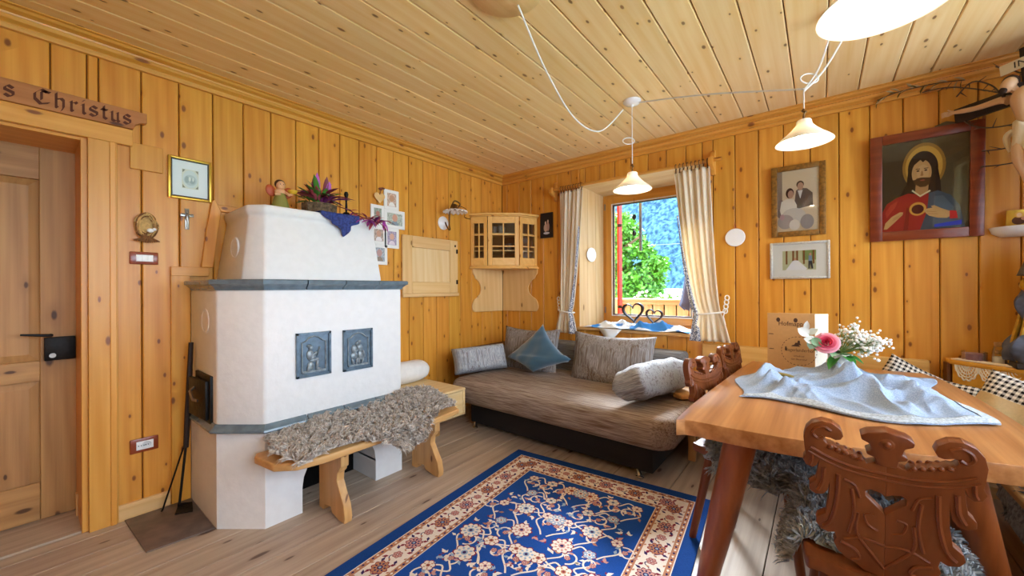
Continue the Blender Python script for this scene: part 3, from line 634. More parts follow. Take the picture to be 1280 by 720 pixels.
# wall hatch
hc = thing('wall_hatch', 'pale pine framed hatch panel hinged to the wall beside the lamp', 'hatch', (.0, -1.0, 1.11))
rl = PALEW('Z'); rh = PALEW('Y')
y0, y1, z0, z1 = -1.318, -.690, 1.108, 1.602
B('stile', rl, hc, .001, .024, y0, y0+.10, z0, z1, bevel=.004); B('stile', rl, hc, .001, .024, y1-.10, y1, z0, z1, bevel=.004)
B('rail', rh, hc, .001, .024, y0+.10, y1-.10, z1-.10, z1, bevel=.004); B('rail', rh, hc, .001, .024, y0+.10, y1-.10, z0, z0+.10, bevel=.004)
B('panel', wood('pale_panel', 'f0d2a0', 'e2b878', 'Z', '8a5a28', .42, .1, .1), hc, .001, .014, y0+.10, y1-.10, z0+.10, z1-.10)
B('ledge', rh, hc, .001, .034, y0-.005, y1+.005, z0-.03, z0, bevel=.003)
for z in (1.21, 1.50): B('hinge', iron, hc, .024, .03, y1-.025, y1-.005, z-.02, z+.02, bevel=.001)
B('catch', iron, hc, .024, .034, y1-.045, y1-.035, 1.54, 1.56, bevel=.001)
# wall lamp with scalloped porcelain shade
wm = thing('wall_lamp', 'antique wall lamp with wavy white porcelain shade and brass scroll arm', 'lamp', (.0, -.86, 1.70))
brass = plain('aged_brass', '6a4a28', .4, .5, .8); porc = plain('white_porcelain', 'f2f0ee', .25, .6)
MB().lathe([(0, .03), (.025, .03), (.045, .018), (.062, .004), (.062, 0)], (.001, -.855, 1.755), 24, Ry(PI/2)).build('wall_plate', porc, wm, smooth=True)
arm = catmull([(.03, -.855, 1.76), (.07, -.86, 1.70), (.10, -.86, 1.685), (.09, -.86, 1.74), (.10, -.86, 1.84), (.13, -.86, 1.91), (.16, -.86, 1.90), (.165, -.865, 1.86)], 6)
MB().tube(arm, .006, 8).build('scroll_arm', brass, wm, smooth=True)
MB().tube(catmull([(.14, -.86, 1.86), (.16, -.88, 1.91), (.17, -.86, 1.935), (.19, -.82, 1.91), (.175, -.84, 1.87)], 6), .007, 8).build('scroll_loop', brass, wm, smooth=True)
def shade(u, v):
    a = 2*PI*u; r = .018+.092*v; z = 1.862-.026*v**1.5+.007*v*math.cos(16*a)*v; return (.17+r*math.cos(a), -.86+r*math.sin(a), z)
MB().grid(shade, 96, 8, True).build('shade', porc, wm, smooth=True, solid=.003)
MB().lathe([(.018, 0), (.018, .04), (.010, .05)], (.17, -.86, 1.855), 14).build('socket', brass, wm, smooth=True)
MB().tube(catmull([(.17, -.84, 1.90), (.12, -.68, 1.90), (.05, -.62, 1.87), (.01, -.58, 1.845), (.004, -.50, 1.84)], 6), .003, 6).build('cable', iron, wm, smooth=True)
# ================================================================== corner cabinet
cc = thing('corner_cabinet', 'pine corner cabinet with three small paned glass doors', 'cabinet', (.15, -.15, 1.33))
P5 = [(.004, -.004), (.004, -.495), (.150, -.475), (.385, -.235), (.465, -.004)]
P5 = [(.004, -.004), (.004, -.500), (.165, -.425), (.40, -.215), (.468, -.004)]
def plan(off):
    c = Vector((.1, -.1)); return [(.004, -.004), (.004, P5[1][1]-off), (P5[2][0]+off*.6, P5[2][1]-off*.8), (P5[3][0]+off*.8, P5[3][1]-off*.6), (P5[4][0]+off, -.004)]
MB().prism(plan(-.03), 'xy', 1.355, 1.36).build('bottom_shelf', CABW('X'), cc)
for z0, z1, o in ((1.345, 1.362, .022), (1.362, 1.375, .010), (1.860, 1.872, .010), (1.872, 1.892, .028)):
    MB().prism(plan(o), 'xy', z0, z1).build('cornice', CABW('X'), cc, bevel=.003, seg=1)
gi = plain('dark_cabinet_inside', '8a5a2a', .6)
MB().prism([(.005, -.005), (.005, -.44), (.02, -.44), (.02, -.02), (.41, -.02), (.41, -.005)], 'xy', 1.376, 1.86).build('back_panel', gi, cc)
for zz in (1.52, 1.69): MB().prism(plan(-.045), 'xy', zz, zz+.012).build('shelf', CABW('X'), cc)
glb = plain('cabinet_dishes', '7a6a5a', .3)
for i in range(9):
    q = rnd.uniform(0, 1); x_, y_ = .09+.2*q, -.26+.18*q; zz = (1.376, 1.532, 1.702)[i % 3]
    tag(MB().lathe([(0, .002), (.018, .002), (.022, .01), (.03, .07), (.027, .075), (.018, .012), (0, .01)], (x_+.03*(i//3), y_-.03*(i//3), zz), 14).build('glass_cup', glb, smooth=True), 'small glass cup standing inside the corner cabinet', 'cup', 'cups in the corner cabinet')
for j, (a, b) in enumerate(((P5[1], P5[2]), (P5[2], P5[3]), (P5[3], P5[4]))):
    a, b = Vector(a), Vector(b); L = (b-a).length; d = (b-a).normalized(); n = Vector((d.y, -d.x)); z0, z1 = 1.376, 1.859
    ang = math.atan2(d.y, d.x)
    dr_ = None
    def pc_(name, u0, u1, v0, v1, w0, w1, m, par, bev=.002):
        mb = MB().box(u0, u1, w0, w1, v0, v1); R = Matrix.Translation((a.x, a.y, 0)) @ Matrix.Rotation(ang, 4, 'Z'); mb.xf(R); return mb.build(name, m, par, bevel=bev, seg=1)
    sw = .045 if j == 1 else .035
    dd = pc_('door', .004, sw, z0, z1, -.004, .014, CABW('Z'), cc); pc_('door_stile', L-sw, L-.004, z0, z1, -.004, .014, CABW('Z'), dd)
    pc_('door_rail', sw, L-sw, z1-.065, z1, -.004, .014, CABW('X'), dd); pc_('door_rail', sw, L-sw, z0, z0+.075, -.004, .014, CABW('X'), dd)
    g0, g1, h0, h1 = sw, L-sw, z0+.075, z1-.065
    pc_('muntin', (g0+g1)/2-.006, (g0+g1)/2+.006, h0, h1, -.003, .012, CABW('Z'), dd, .001)
    for q in (1, 2): pc_('muntin', g0, g1, h0+(h1-h0)*q/3-.006, h0+(h1-h0)*q/3+.006, -.002, .011, CABW('X'), dd, .001)
    for r_ in range(3):
        for s_ in range(2): pc_('pane', g0+(g1-g0)*s_/2, g0+(g1-g0)*(s_+1)/2, h0+(h1-h0)*r_/3, h0+(h1-h0)*(r_+1)/3, .005, .007, GLASS, dd, 0)
    pc_('bead', sw-.006, sw+.002, h0-.004, h1+.004, -.010, -.003, CABW('Z'), dd, .002); pc_('bead', L-sw-.002, L-sw+.006, h0-.004, h1+.004, -.010, -.003, CABW('Z'), dd, .002)
    if j == 1: mb = MB().ell((a.x+d.x*.02+n.x*.012, a.y+d.y*.02+n.y*.012, 1.62), .010, 10, 8); mb.build('knob', CABW('Z'), dd, smooth=True)
# shaped back boards under the cabinet
sb = thing('shaped_backboards', 'scroll edged pine boards in the corner under the glass cabinet', 'backboard', (.1, -.1, .9))
def prof(s): # outline u from corner outwards, z
    e = [(.475, 1.345), (.47, 1.30), (.45, 1.275), (.44, 1.25), (.41, 1.235), (.375, 1.20), (.355, 1.15), (.37, 1.10), (.415, 1.06), (.455, 1.035), (.48, .985), (.48, .94), (.455, .912)]
    e2 = [tuple(p) for p in catmull([(a, b, 0) for a, b in e], 4)]; return [(0.016, .905)]+[(p[0], p[1]) for p in reversed(e2)]+[(0.016, 1.345)]
MB().prism([(-u, z) for u, z in prof(1)], 'yz', .001, .014).build('backboard', PALEW('Z'), sb, bevel=.002, seg=1)
MB().prism([(u, z) for u, z in prof(1)], 'xz', -.014, -.001).build('backboard', PALEW('Z'), sb, bevel=.002, seg=1)
# dark photo plaque
dk = [('print', pp('coal', '2c2420'), rect(0, 1, 0, 1)), ('print', pp('warm', 'c8a890'), circ(.42, .40, .16, .16)), ('print', pp('warm2', 'b89080'), circ(.62, .44, .12, .18)), ('print', pp('warm3', 'd8b8a0'), circ(.42, .60, .07, .07)), ('print', pp('warm3', 'd8b8a0'), circ(.62, .66, .06, .07)), ('print', pp('pale3', 'd0ccd0'), circ(.5, .18, .26, .05))]
picture('photo_plaque', 'small dark photo plaque of two people beside the curtain', .512, .660, 1.652, 1.903, .004, plain('black_edge', '241a16', .4), plain('black_edge', '241a16', .4), dk, (0, 1, 0, 1), 'B', .012, glass=False)
# white clay discs
t = thing('clay_disc', 'round white clay disc hanging on the pine wall beside the curtain', 'ornament', (2.243, -.01, 1.44))
MB().lathe([(0, 0), (.055, .001), (.064, .004), (.066, .008), (.062, .012), (0, .013)], (2.243, -.002, 1.516), 32, Rx(PI/2)).build('disc', porc, t, smooth=True)
MB().tube([(2.243, -.008, 1.57), (2.236, -.006, 1.60), (2.243, -.004, 1.615), (2.25, -.006, 1.60), (2.243, -.008, 1.572)], .0018, 5).build('cord', plain('red_cord', 'c05030', .7), t)
t = tag(MB().lathe([(0, 0), (.056, .001), (.068, .005), (.068, .010), (0, .013)], (.0, .0, .0), 32, Rx(PI/2)).build('clay_disc', porc, smooth=True, org=(0, 0, 0)), 'round white clay disc hanging in the window reveal', 'ornament')
t.location = (.990, .155, 1.47); t.rotation_euler = (0, 0, math.atan2(FY, ox0-WX0))
# ================================================================== curtains
rod = thing('curtain_rod', 'wooden curtain rod on two carved pine brackets above the window', 'rod', (1.45, -.08, 2.10))
MB().tube([(.66, -.085, 2.095), (2.17, -.085, 2.095)], .013, 10).build('rod', TRIMW('X'), rod, smooth=True)
for x_ in (.70, 2.10):
    MB().prism([(-.001, 2.0), (-.02, 2.0), (-.05, 2.04), (-.115, 2.06), (-.115, 2.115), (-.05, 2.12), (-.03, 2.17), (-.001, 2.19)], 'yz', x_-.016, x_+.016).build('bracket', TRIMW('Z'), rod, bevel=.003)
ct = NT('cream_linen_curtain'); cdf = ct.n('BsdfDiffuse', Color=srgb('f6ecd6')).outputs[0]; ctl = ct.n('BsdfTranslucent', Color=srgb('f0dcb4')).outputs[0]
ct.put(ct.o.inputs['Surface'], ct.n('MixShader', i0=.35, i1=cdf, i2=ctl).outputs[0]); cream = ct.m
lin_t = NT('blue_grey_print_lining'); lnz = lin_t.n('TexNoise', Vector=lin_t.coords((1, 1, 1), False), Scale=140., Detail=2.).outputs[0]
lin = lin_t.base(lin_t.mix(lin_t.rng(lnz, .44, .56), srgb('4c5878'), srgb('e4e6ea')), .85, .15)
wh = plain('white_trim', 'f2efe8', .8)
def curtain(label, xa, xb, xm0, xm1, xl0, xl1, zt, zm, zb, inner, grp=None):
    t = thing('curtain', label, 'curtain', ((xa+xb)/2, -.08, zb))
    def span(z):
        if z >= zm:
            f = (z-zm)/(zt-zm); f = f**.62; return xm0+(xa-xm0)*f, xm1+(xb-xm1)*f
        f = (zm-z)/(zm-zb); f = f**.8; return xm0+(xl0-xm0)*f, xm1+(xl1-xm1)*f
    def sheet(u, v):
        z = zt+(zb-zt)*v; a, b = span(z); fold = 6
        x = a+(b-a)*u; tight = 1-.75*math.exp(-((z-zm)/.09)**2)
        y = -.085+.010*tight*math.sin(2*PI*fold*u+.7*math.sin(3*v)+.8*math.sin(5*u))+.008*math.sin(2*PI*2.3*u+4*v)
        return (x, y-.02*math.exp(-((z-zm)/.12)**2)*0, z)
    MB().grid(sheet, 120, 46).build('drape', cream, t, smooth=True, solid=.002)
    # hem of printed lining along the inner edge, in front of the drape
    def hem(u, v):
        z = zt-.35+(zb-zt+.35)*v; a, b = span(z); w = (.010+.045*max(0, v)**1.5)
        if z < zm: w = .035+.045*((zm-z)/(zm-zb))
        if abs(z-zm) < .09: w = min(w, .035)
        x0 = b if inner > 0 else a; x = x0-inner*w*(1-u)+inner*.004
        return (x, -.122-.006*math.sin(6*u)-.004*math.sin(9*v+u*3), z)
    MB().grid(hem, 8, 40).build('lining', lin, t, smooth=True, solid=.002)
    for i in range(9):
        x_ = xa+(xb-xa)*(i+.5)/9
        MB().tube([(x_, -.085+.021*math.cos(q), 2.093+.021*math.sin(q)) for q in [2*PI*k/14 for k in range(14)]], .0028, 6, closed=True).build('ring', plain('dark_ring', '5a3a20', .5), t, smooth=True)
        B('clip', plain('dark_ring', '5a3a20', .5), t, x_-.004, x_+.004, -.088, -.082, zt-.012, 2.074, bevel=0)
    # tie-back
    a, b = span(zm)
    pts = [((a+b)/2+((b-a)/2+.012)*math.cos(q), -.088+.052*math.sin(q), zm+.012*math.cos(q)*(-inner)) for q in [2*PI*k/28 for k in range(28)]]
    MB().tube(pts, .006, 8, closed=True).build('tie_back', wh, t, smooth=True)
    xo = a-.02 if inner > 0 else b+.02
    for k in range(4):
        zc = zm+.02+.032*k; MB().tube([(xo-inner*.004*k+.014*math.cos(q), -.06, zc+.018*math.sin(q)) for q in [2*PI*j/14 for j in range(14)]], .0045, 6, closed=True).build('tie_loop', wh, t, smooth=True)
    MB().tube([(xo, -.06, zm+.03), (xo+inner*.01, -.075, zm-.02), (xo-inner*.004, -.08, zm-.08)], .004, 6).build('tie_end', wh, t, smooth=True)
curtain('cream curtain gathered beside the dark photo plaque', .79, 1.035, .785, .925, .735, .975, 2.062, .93, .725, 1)
curtain('cream curtain gathered above the end of the bench backrest', 1.835, 2.09, 1.99, 2.165, 1.955, 2.225, 2.055, .955, .745, -1)
# ================================================================== window sill things
cr = random.Random(21)
clw = plain('white_scarf', 'eef1f4', .8, .15)
t = NT('blue_white_scarf'); nz = t.n('TexNoise', Vector=t.coords((1, 1, 1), False), Scale=6.5, Detail=2.).outputs[0]
scarfm = t.base(t.mix(t.rng(nz, .50, .58), srgb('f0f3f6'), srgb('3f86d0')), .8, .15)
def scarf(u, v):
    x = 1.00+.92*u; y = .24-.27*v; bumpz = .05*(1-abs(math.sin(6*u+3.5*v)))**1.4+.035*(1-abs(math.sin(11*u-5*v+1)))**1.4+.012*math.sin(21*u+9*v)
    edge = min(1, 4*min(u, 1-u, v+.1, 1.05-v)); z = WZ0+.012+max(0, bumpz)*edge
    if v > .93: y -= .004; 
    y += .02*math.sin(9*u)*v
    return (x, y, z)
tag(MB().grid(scarf, 70, 22).build('window_scarf', scarfm, smooth=True, solid=.002), 'blue and white tie-dyed scarf crumpled along the window sill', 'cloth')
tag(MB().add([(1.16, -.034, .786), (1.24, -.036, .784), (1.33, -.038, .784), (1.38, -.035, .786), (1.30, -.040, .70), (1.27, -.042, .655), (1.21, -.038, .72)], [(0, 1, 6), (1, 5, 6), (1, 2, 4, 5), (2, 3, 4)]).build('white_napkin', clw, solid=.002, smooth=True), 'white napkin corner hanging down in front of the window sill', 'cloth')
hs_ = thing('heart_sculpture', 'pair of black open heart outlines standing on the window scarf', 'sculpture', (1.5, .11, .80))
blk = plain('black_lacquer', '1c1a1c', .35, .6)
for (hx, hz, s, rt_) in ((1.425, .935, .105, .12), (1.61, .905, .078, -.08)):
    pts = heart2(s, 40); pin = heart2(s*.82, 40); R2 = Rz(rt_)
    o = [Vector((a, b, 0)) for a, b in pts]; n_ = [Vector((a, b, 0)) for a, b in pin]
    vs = []
    for L_ in (o, n_):
        for y in (.095, .125): vs += [(hx+(R2 @ p).x, y, hz+(R2 @ p).y) for p in L_]
    N = 40; fs = []
    for i in range(N):
        j = (i+1) % N; fs += [(i, j, N+j, N+i), (2*N+j, 2*N+i, 3*N+i, 3*N+j), (i, 2*N+i, 2*N+j, j), (N+j, 3*N+j, 3*N+i, N+i)]
    MB().add(vs, fs).build('heart_outline', blk, hs_, bevel=.001)
B('foot_plate', plain('grey_stone', '8a8a90', .6), hs_, 1.38, 1.66, .06, .16, .80, .812)
wc = thing('window_mobile', 'string of dark faceted crystals hanging in the window', 'ornament', (1.36, .31, 1.55))
MB().tube([(1.365, .30, 1.99), (1.365, .30, 1.58)], .0012, 5).build('string', iron, wc)
for z in (1.81, 1.66): MB().lathe([(0, -.03), (.016, -.012), (.022, .006), (.012, .026), (0, .034)], (1.365, .30, z), 6).build('crystal', plain('smoky_glass', '2a2c30', .15, .7), wc)
# ================================================================== outside
ext = random.Random(9)
struct(MB().box(-60, 60, .6, 260, -3.2, -3.0).build('ground', plain('meadow', '6f9a4a', .9, noise=.4, nscale=.6), org=(0, 50, -3.1)))
t = thing('balcony_rail', 'wooden balcony rail with upright boards outside the window', 'railing', (1.6, 1.8, -.2))
for z, h in ((.98, .05), (.30, .06)): MB().box(-.6, 4.4, 1.78, 1.84, z-h, z).build('rail', BENCHW('X'), t, bevel=.006)
MB().box(-.6, 4.4, 1.74, 1.88, .98, 1.005).build('hand_rail', BENCHW('X'), t, bevel=.006)
for i in range(34): MB().box(-.58+.147*i, -.58+.147*i+.128, 1.80, 1.82, .28, .96).build('baluster_board', BENCHW('Z'), t, bevel=.004)
for x_ in (.55, 2.35): MB().box(x_-.04, x_+.04, 1.73, 1.80, -.2, 1.0).build('post', BENCHW('Z'), t, bevel=.005)
struct(MB().box(-.8, 4.6, .5, 2.0, -.32, -.2).build('balcony_slab', plain('concrete', 'b0aca4', .9), org=(1.5, 1.2, -.3)))
t = thing('red_shutter', 'narrow red wooden shutter folded open outside the window', 'shutter', (1.05, .6, .8))
MB().box(1.10, 1.122, .52, .60, .84, 2.08).build('leaf', plain('red_shutter_paint', 'b3281e', .5), t, bevel=.003)
for z in (.95, 1.78): B('hinge_strap', iron, t, 1.105, 1.15, .515, .525, z-.01, z+.02)
um = thing('garden_parasol', 'closed dark grey parasol standing on the balcony', 'parasol', (1.66, 1.35, -.2))
MB().tube([(1.66, 1.35, -.2), (1.66, 1.35, 1.9)], .018, 10).build('pole', plain('grey_metal', '70757c', .4, .5, .6), um, smooth=True)
def paras(u, v):
    a = 2*PI*u; z = 1.75-.83*v; r = (.02+.13*v)*(1+.22*math.cos(8*a)); z2 = z+(.03*math.cos(8*a) if v > .95 else 0); return (1.66+r*math.cos(a), 1.35+r*math.sin(a), z2)
MB().grid(paras, 96, 14, True).build('canopy', plain('slate_canvas', '50566a', .85), um, smooth=True, solid=.003)
aw = thing('rolled_awning', 'rolled up awning outside with a grey metal strap hanging before the window', 'awning', (1.45, .6, 1.5))
MB().tube([(.7, .60, 2.52), (2.3, .60, 2.52)], .09, 16).build('cassette', plain('slate_canvas', '50566a', .85), aw, smooth=True)
MB().box(1.30, 1.326, .60, .62, 1.52, 2.52).build('strip', plain('grey_metal', '70757c', .4, .5, .6), aw, bevel=.002)
# flower box
fbx = thing('flower_box', 'balcony flower box overflowing with white blossoms and leaves', 'flower box', (1.9, 1.95, .8))
MB().box(.7, 1.5, 1.90, 2.08, .74, .88).build('trough', plain('terracotta', '8a5a40', .8), fbx, bevel=.01)
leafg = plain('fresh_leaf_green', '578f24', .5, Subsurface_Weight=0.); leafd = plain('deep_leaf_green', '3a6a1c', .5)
def leafcloud(centers, n, size, seed, flat=.6):
    r = random.Random(seed); m = MB()
    for i in range(n):
        c, R_ = r.choice(centers); v = Vector((r.gauss(0, 1), r.gauss(0, 1), r.gauss(0, 1))).normalized()*(r.uniform(.45, 1.0)); p = Vector(c)+Vector((v.x*R_[0], v.y*R_[1], v.z*R_[2]))
        d = Vector((r.gauss(0, 1), r.gauss(0, 1), r.gauss(-.2, .7))).normalized(); s = d.orthogonal().normalized(); s = Matrix.Rotation(r.uniform(0, 6.3), 3, d) @ s; L_ = size*r.uniform(.6, 1.3); w = L_*.32
        nrm = d.cross(s)
        m.add([p, p+d*L_*.5+s*w, p+d*L_, p+d*L_*.5-s*w, p+d*L_*.5+nrm*w*.25], [(0, 1, 4), (1, 2, 4), (2, 3, 4), (3, 0, 4)])
    return m
stuff(leafcloud([((.85+.13*i, 1.98, .96), (.12, .12, .09)) for i in range(5)], 900, .06, 2).build('foliage', leafg, fbx))
m = MB()
for i in range(70): m.ell((ext.uniform(.75, 1.45), ext.uniform(1.85, 2.05), ext.uniform(.94, 1.10)), .018, 6, 4)
stuff(m.build('blossoms', plain('white_blossom', 'f4efe8', .7), fbx))
tr_ = thing('garden_tree', 'bright green leafy tree growing beyond the balcony rail', 'tree', (.2, 5.2, -3))
MB().tube([(-1.0, 5.4, -3.0), (-.95, 5.3, -1), (-.9, 5.2, .6), (-1.0, 5.2, 2.0), (-1.1, 5.2, 3.4)], [.22, .18, .14, .09, .03], 10).build('trunk', plain('bark', '6a5038', .9), tr_, smooth=True)
for a in ((-.9, 5.2, .6, .1, 5.0, 1.4), (-.95, 5.2, 1.2, -2.0, 5.1, 2.0), (-1., 5.2, 1.6, -.4, 5.3, 2.3), (-.9, 5.2, .3, -1.6, 4.9, .6)):
    MB().tube([a[:3], ((a[0]+a[3])/2, (a[1]+a[4])/2, (a[2]+a[5])/2+.15), a[3:]], [.06, .04, .02], 6).build('branch', plain('bark', '6a5038', .9), tr_, smooth=True)
cen = [((ext.uniform(-1.5, -.2), ext.uniform(4.6, 6), ext.uniform(.5, 3.3)), (.36, .4, .28)) for i in range(44)]
cen = [c for c in cen if c[0][2] < 2.75-.95*(c[0][0]+.85)]+[((-.15, 5, 1.45), (.34, .4, .2)), ((-.25, 4.9, .95), (.42, .4, .28)), ((-.3, 5, 1.95), (.26, .3, .16)), ((-.75, 5, 2.55), (.22, .3, .25)), ((.02, 5, 1.7), (.22, .3, .1))]
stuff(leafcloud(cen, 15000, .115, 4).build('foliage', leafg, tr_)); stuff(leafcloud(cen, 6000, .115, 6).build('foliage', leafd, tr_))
# neighbour house with pale roof
nh = thing('neighbour_house', 'neighbouring house with pale metal roof below the wooded mountain', 'house', (-1, 20, -3))
MB().box(-5.6, 4, 20.4, 27, -3, .45).build('wall', plain('house_render', 'e6e2da', .9), nh)
MB().prism([(20, .40), (23.7, 1.05), (27.4, .40), (27.4, .30), (23.7, .95), (20, .30)], 'yz', -6, 4.4).build('roof', plain('pale_metal_roof', 'e2e4ea', .6), nh)
MB().box(-2.6, -2.2, 22, 22.5, .7, 1.3).build('chimney', plain('house_render', 'e6e2da', .9), nh)
# wooded mountain, aerial haze painted into its blue colours
def mount(u, v):
    x = -230+360*u; y = 90+150*v; z = -4+150*v**.85+10*math.sin(u*9+v*3)*v+6*math.sin(u*23+1)*v
    z += ext.uniform(-.7, .7)*(v > .02); return (x, y+ext.uniform(-.5, .5), z)
t = NT('hazed_forest_slope'); nz = t.n('TexNoise', Vector=t.coords((1, 1, .5), False), Scale=1.1, Detail=7.).outputs[0]; nz2 = t.n('TexNoise', Vector=t.coords((1, 1, 1), False), Scale=.03, Detail=3.).outputs[0]
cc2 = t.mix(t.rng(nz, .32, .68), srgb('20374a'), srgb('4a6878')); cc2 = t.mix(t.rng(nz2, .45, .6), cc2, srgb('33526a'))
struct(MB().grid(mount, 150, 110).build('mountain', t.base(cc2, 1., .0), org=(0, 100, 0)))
cb2 = tag(MB().tube([(-14, 24, 4.2), (0, 22, 3.8), (14, 20, 4.2)], .02, 5).build('overhead_cable', plain('grey_metal', '70757c', .4, .5, .6)), 'thin overhead cable crossing in front of the mountain', 'cable')
# ================================================================== sheepskin maker
def wool_mat(name, c1, c2, c3):
    if name in _MC: return _MC[name]
    t = NT(name); nz = t.n('TexNoise', Vector=t.coords((1, 1, 1), False), Scale=55., Detail=2.).outputs[0]; nb = t.n('TexNoise', Vector=t.coords((1, 1, 1), False), Scale=9., Detail=2.).outputs[0]
    c = t.mix(t.rng(nz, .35, .65), srgb(c1), srgb(c2)); c = t.mix(t.rng(nb, .45, .7), c, srgb(c3)); _MC[name] = t.base(c, .9, .1); return t.m
def sheepskin(label, surf, mats, seed, n=5200, L=.05, w=.004, nu=34, nv=26, outline=None, group=None, cell=(26, 16)):
    """surf(u,v)->point on the hide; wool tufts grow along the surface normal"""
    r = random.Random(seed); eps = .01
    inside = outline or (lambda u, v: True)
    hide = MB(); idx = {}; vs = []; fs = []
    for i in range(nu):
        for j in range(nv): idx[i, j] = len(vs); vs.append(surf(i/(nu-1), j/(nv-1)))
    for i in range(nu-1):
        for j in range(nv-1):
            if inside((i+.5)/(nu-1), (j+.5)/(nv-1)): fs.append((idx[i, j], idx[i+1, j], idx[i+1, j+1], idx[i, j+1]))
    hide.add(vs, fs); h = tag(hide.build('sheepskin', mats, smooth=True), label, 'sheepskin', group)
    m = MB(); V = []; F = []
    # precomputed curl field keeps locks clumped
    done = 0; guard = 0
    while done < n and guard < n*4:
        guard += 1; u, v = r.random(), r.random()
        if not inside(u, v): continue
        p = Vector(surf(u, v)); pu = Vector(surf(min(1, u+eps), v))-Vector(surf(max(0, u-eps), v)); pv = Vector(surf(u, min(1, v+eps)))-Vector(surf(u, max(0, v-eps)))
        nrm = pu.cross(pv); nrm = nrm.normalized() if nrm.length > 1e-9 else Vector((0, 0, 1))
        if nrm.z < -.3: nrm = -nrm
        ku, kv = math.floor(u*cell[0]+.35*math.sin(v*40))+.5, math.floor(v*cell[1]+.35*math.sin(u*37))+.5
        ha = math.sin(ku*91.7+kv*57.3)*43758.5; hb = math.sin(ku*31.1+kv*17.7)*9543.1
        lean = Vector((math.sin(ha), math.sin(hb), 0)); cu, cv_ = ku/cell[0]-u, kv/cell[1]-v
        lean2 = pu*(cu/(2*eps))+pv*(cv_/(2*eps))
        d = (nrm*1.0+lean*.75+Vector((r.gauss(0, .16), r.gauss(0, .16), r.gauss(-.1, .16)))).normalized(); s = d.cross(Vector((r.gauss(0, 1), r.gauss(0, 1), r.gauss(0, 1)))); s = s.normalized() if s.length > 1e-6 else Vector((1, 0, 0))
        l = L*r.uniform(.65, 1.1); bd = d.cross(Vector((math.cos(hb), math.sin(ha), .3))).normalized()*l*.30+Vector((0, 0, -.22*l)); ww = w*r.uniform(.6, 1.2)
        o = len(V); p1 = p+d*l*.45+bd*.2+lean2*.25; p2 = p+d*l*.78+bd*.75+lean2*.6; p3 = p+d*l*.86+bd*1.5+lean2*.8
        V += [p-s*ww, p+s*ww, p1+s*ww*1.05, p1-s*ww*1.05, p2+s*ww*.8, p2-s*ww*.8, p3]
        F += [(o, o+1, o+2, o+3), (o+3, o+2, o+4, o+5), (o+5, o+4, o+6)]; done += 1
    m.v = [tuple(x) for x in V]; m.f = F; m.mi = [0]*len(F)
    o0 = ORG[h.name]; me = bpy.data.meshes.new('wool'); me.from_pydata([(a-o0.x, b-o0.y, c-o0.z) for a, b, c in m.v], [], m.f); me.materials.append(mats)
    o = bpy.data.objects.new('wool', me); COL.objects.link(o); o.parent = h; stuff(o)
    return h
brownwool = wool_mat('taupe_wool', 'ac9d8e', 'd9cdc2', 'c0b2a5'); greywool = wool_mat('silver_grey_wool', '8e9296', 'c2c6ca', 'aab0b6')
# ================================================================== stove bench
sbn = thing('stove_bench', 'plain pine bench with scroll cut legs in front of the stove', 'bench', (.8, -1.95, 0))
bt = .385; bb = .350
MB().prism([(.665, -2.60), (.70, -2.62), (.86, -2.60), (.93, -2.53), (.955, -2.42), (.955, -1.72), (.93, -1.55), (.80, -1.50), (.665, -1.48)], 'xy', bb, bt).build('seat_board', BENCHW('Y'), sbn, bevel=.008, seg=3)
def legprof(yc, y2=None):
    e = [(.655, 0), (.70, 0), (.715, .03), (.775, .04), (.79, .015), (.86, .0), (.912, 0), (.918, .03), (.905, .09), (.870, .14), (.840, .19), (.845, .23), (.868, .25), (.87, .262), (.885, .27), (.885, .35), (.655, .35)]
    MB().prism(e, 'xz', yc-.02, yc+.02).build('leg', BENCHW('Z'), sbn, bevel=.003, seg=1)
legprof(-2.285); legprof(-1.69)
B('stretcher', BENCHW('Y'), sbn, .70, .725, -2.265, -1.71, .27, .345)
MB().lathe([(.008, 0), (.008, .003), (0, .004)], (.885, -2.285, .325), 10, Ry(PI/2)).build('peg', plain('peg_wood', '8a5a2c', .6), sbn)
def skin1(u, v):
    y = -2.62+1.05*u; x = .655+.365*v
    top = bt+.022+.010*math.sin(9*u)+.055*max(0., 1-v*1.6)**.8*min(1., u*3)+.03*math.exp(-((u-.80)/.12)**2)*(1-v)
    dz = 0
    if v > .86: dz = -(v-.86)/.14*(.03+.075*max(0, math.sin(6.2*u-2.6)))
    if u < .06: dz -= (.06-u)*.25
    x += .02*math.sin(5*u+.6)*v
    return (x, y, top+dz)
def out1(u, v): return v < .88+.05*math.sin(3.0*u+.1)+.09*math.sin(9.5*u-4.2) and (u > .05+.10*(v-.4)**2) and (u < 1-.12*(v-.5)**2)
sheepskin('curly taupe sheepskin spread over the pine bench by the stove', skin1, brownwool, 1, n=24000, L=.058, w=.0026, outline=out1, cell=(44, 18))
# light plywood box bench on castors
bx = thing('rolling_box_seat', 'pale plywood box seat between the stove and the sofa', 'box seat', (.2, -1.4, 0))
ply = wood('pale_plywood', 'e8cd9c', 'd8b57a', 'Y', 'a87840', .45, .0, .1)
B('top', ply, bx, .02, .605, -1.765, -1.165, .370, .392, bevel=.008); B('bottom', ply, bx, .02, .60, -1.765, -1.165, .185, .208, bevel=.008)
B('end_panel', ply, bx, .02, .598, -1.187, -1.165, .20, .376, bevel=.006); B('end_panel', ply, bx, .02, .598, -1.765, -1.745, .205, .372)
B('front_panel', ply, bx, .57, .592, -1.745, -1.187, .206, .372); B('back_panel', ply, bx, .02, .04, -1.745, -1.187, .206, .372)
B('plinth', DOORW('Y'), bx, .05, .40, -1.70, -1.25, 0, .186)
steel = plain('worn_steel', '9a938a', .35, .5, .9)
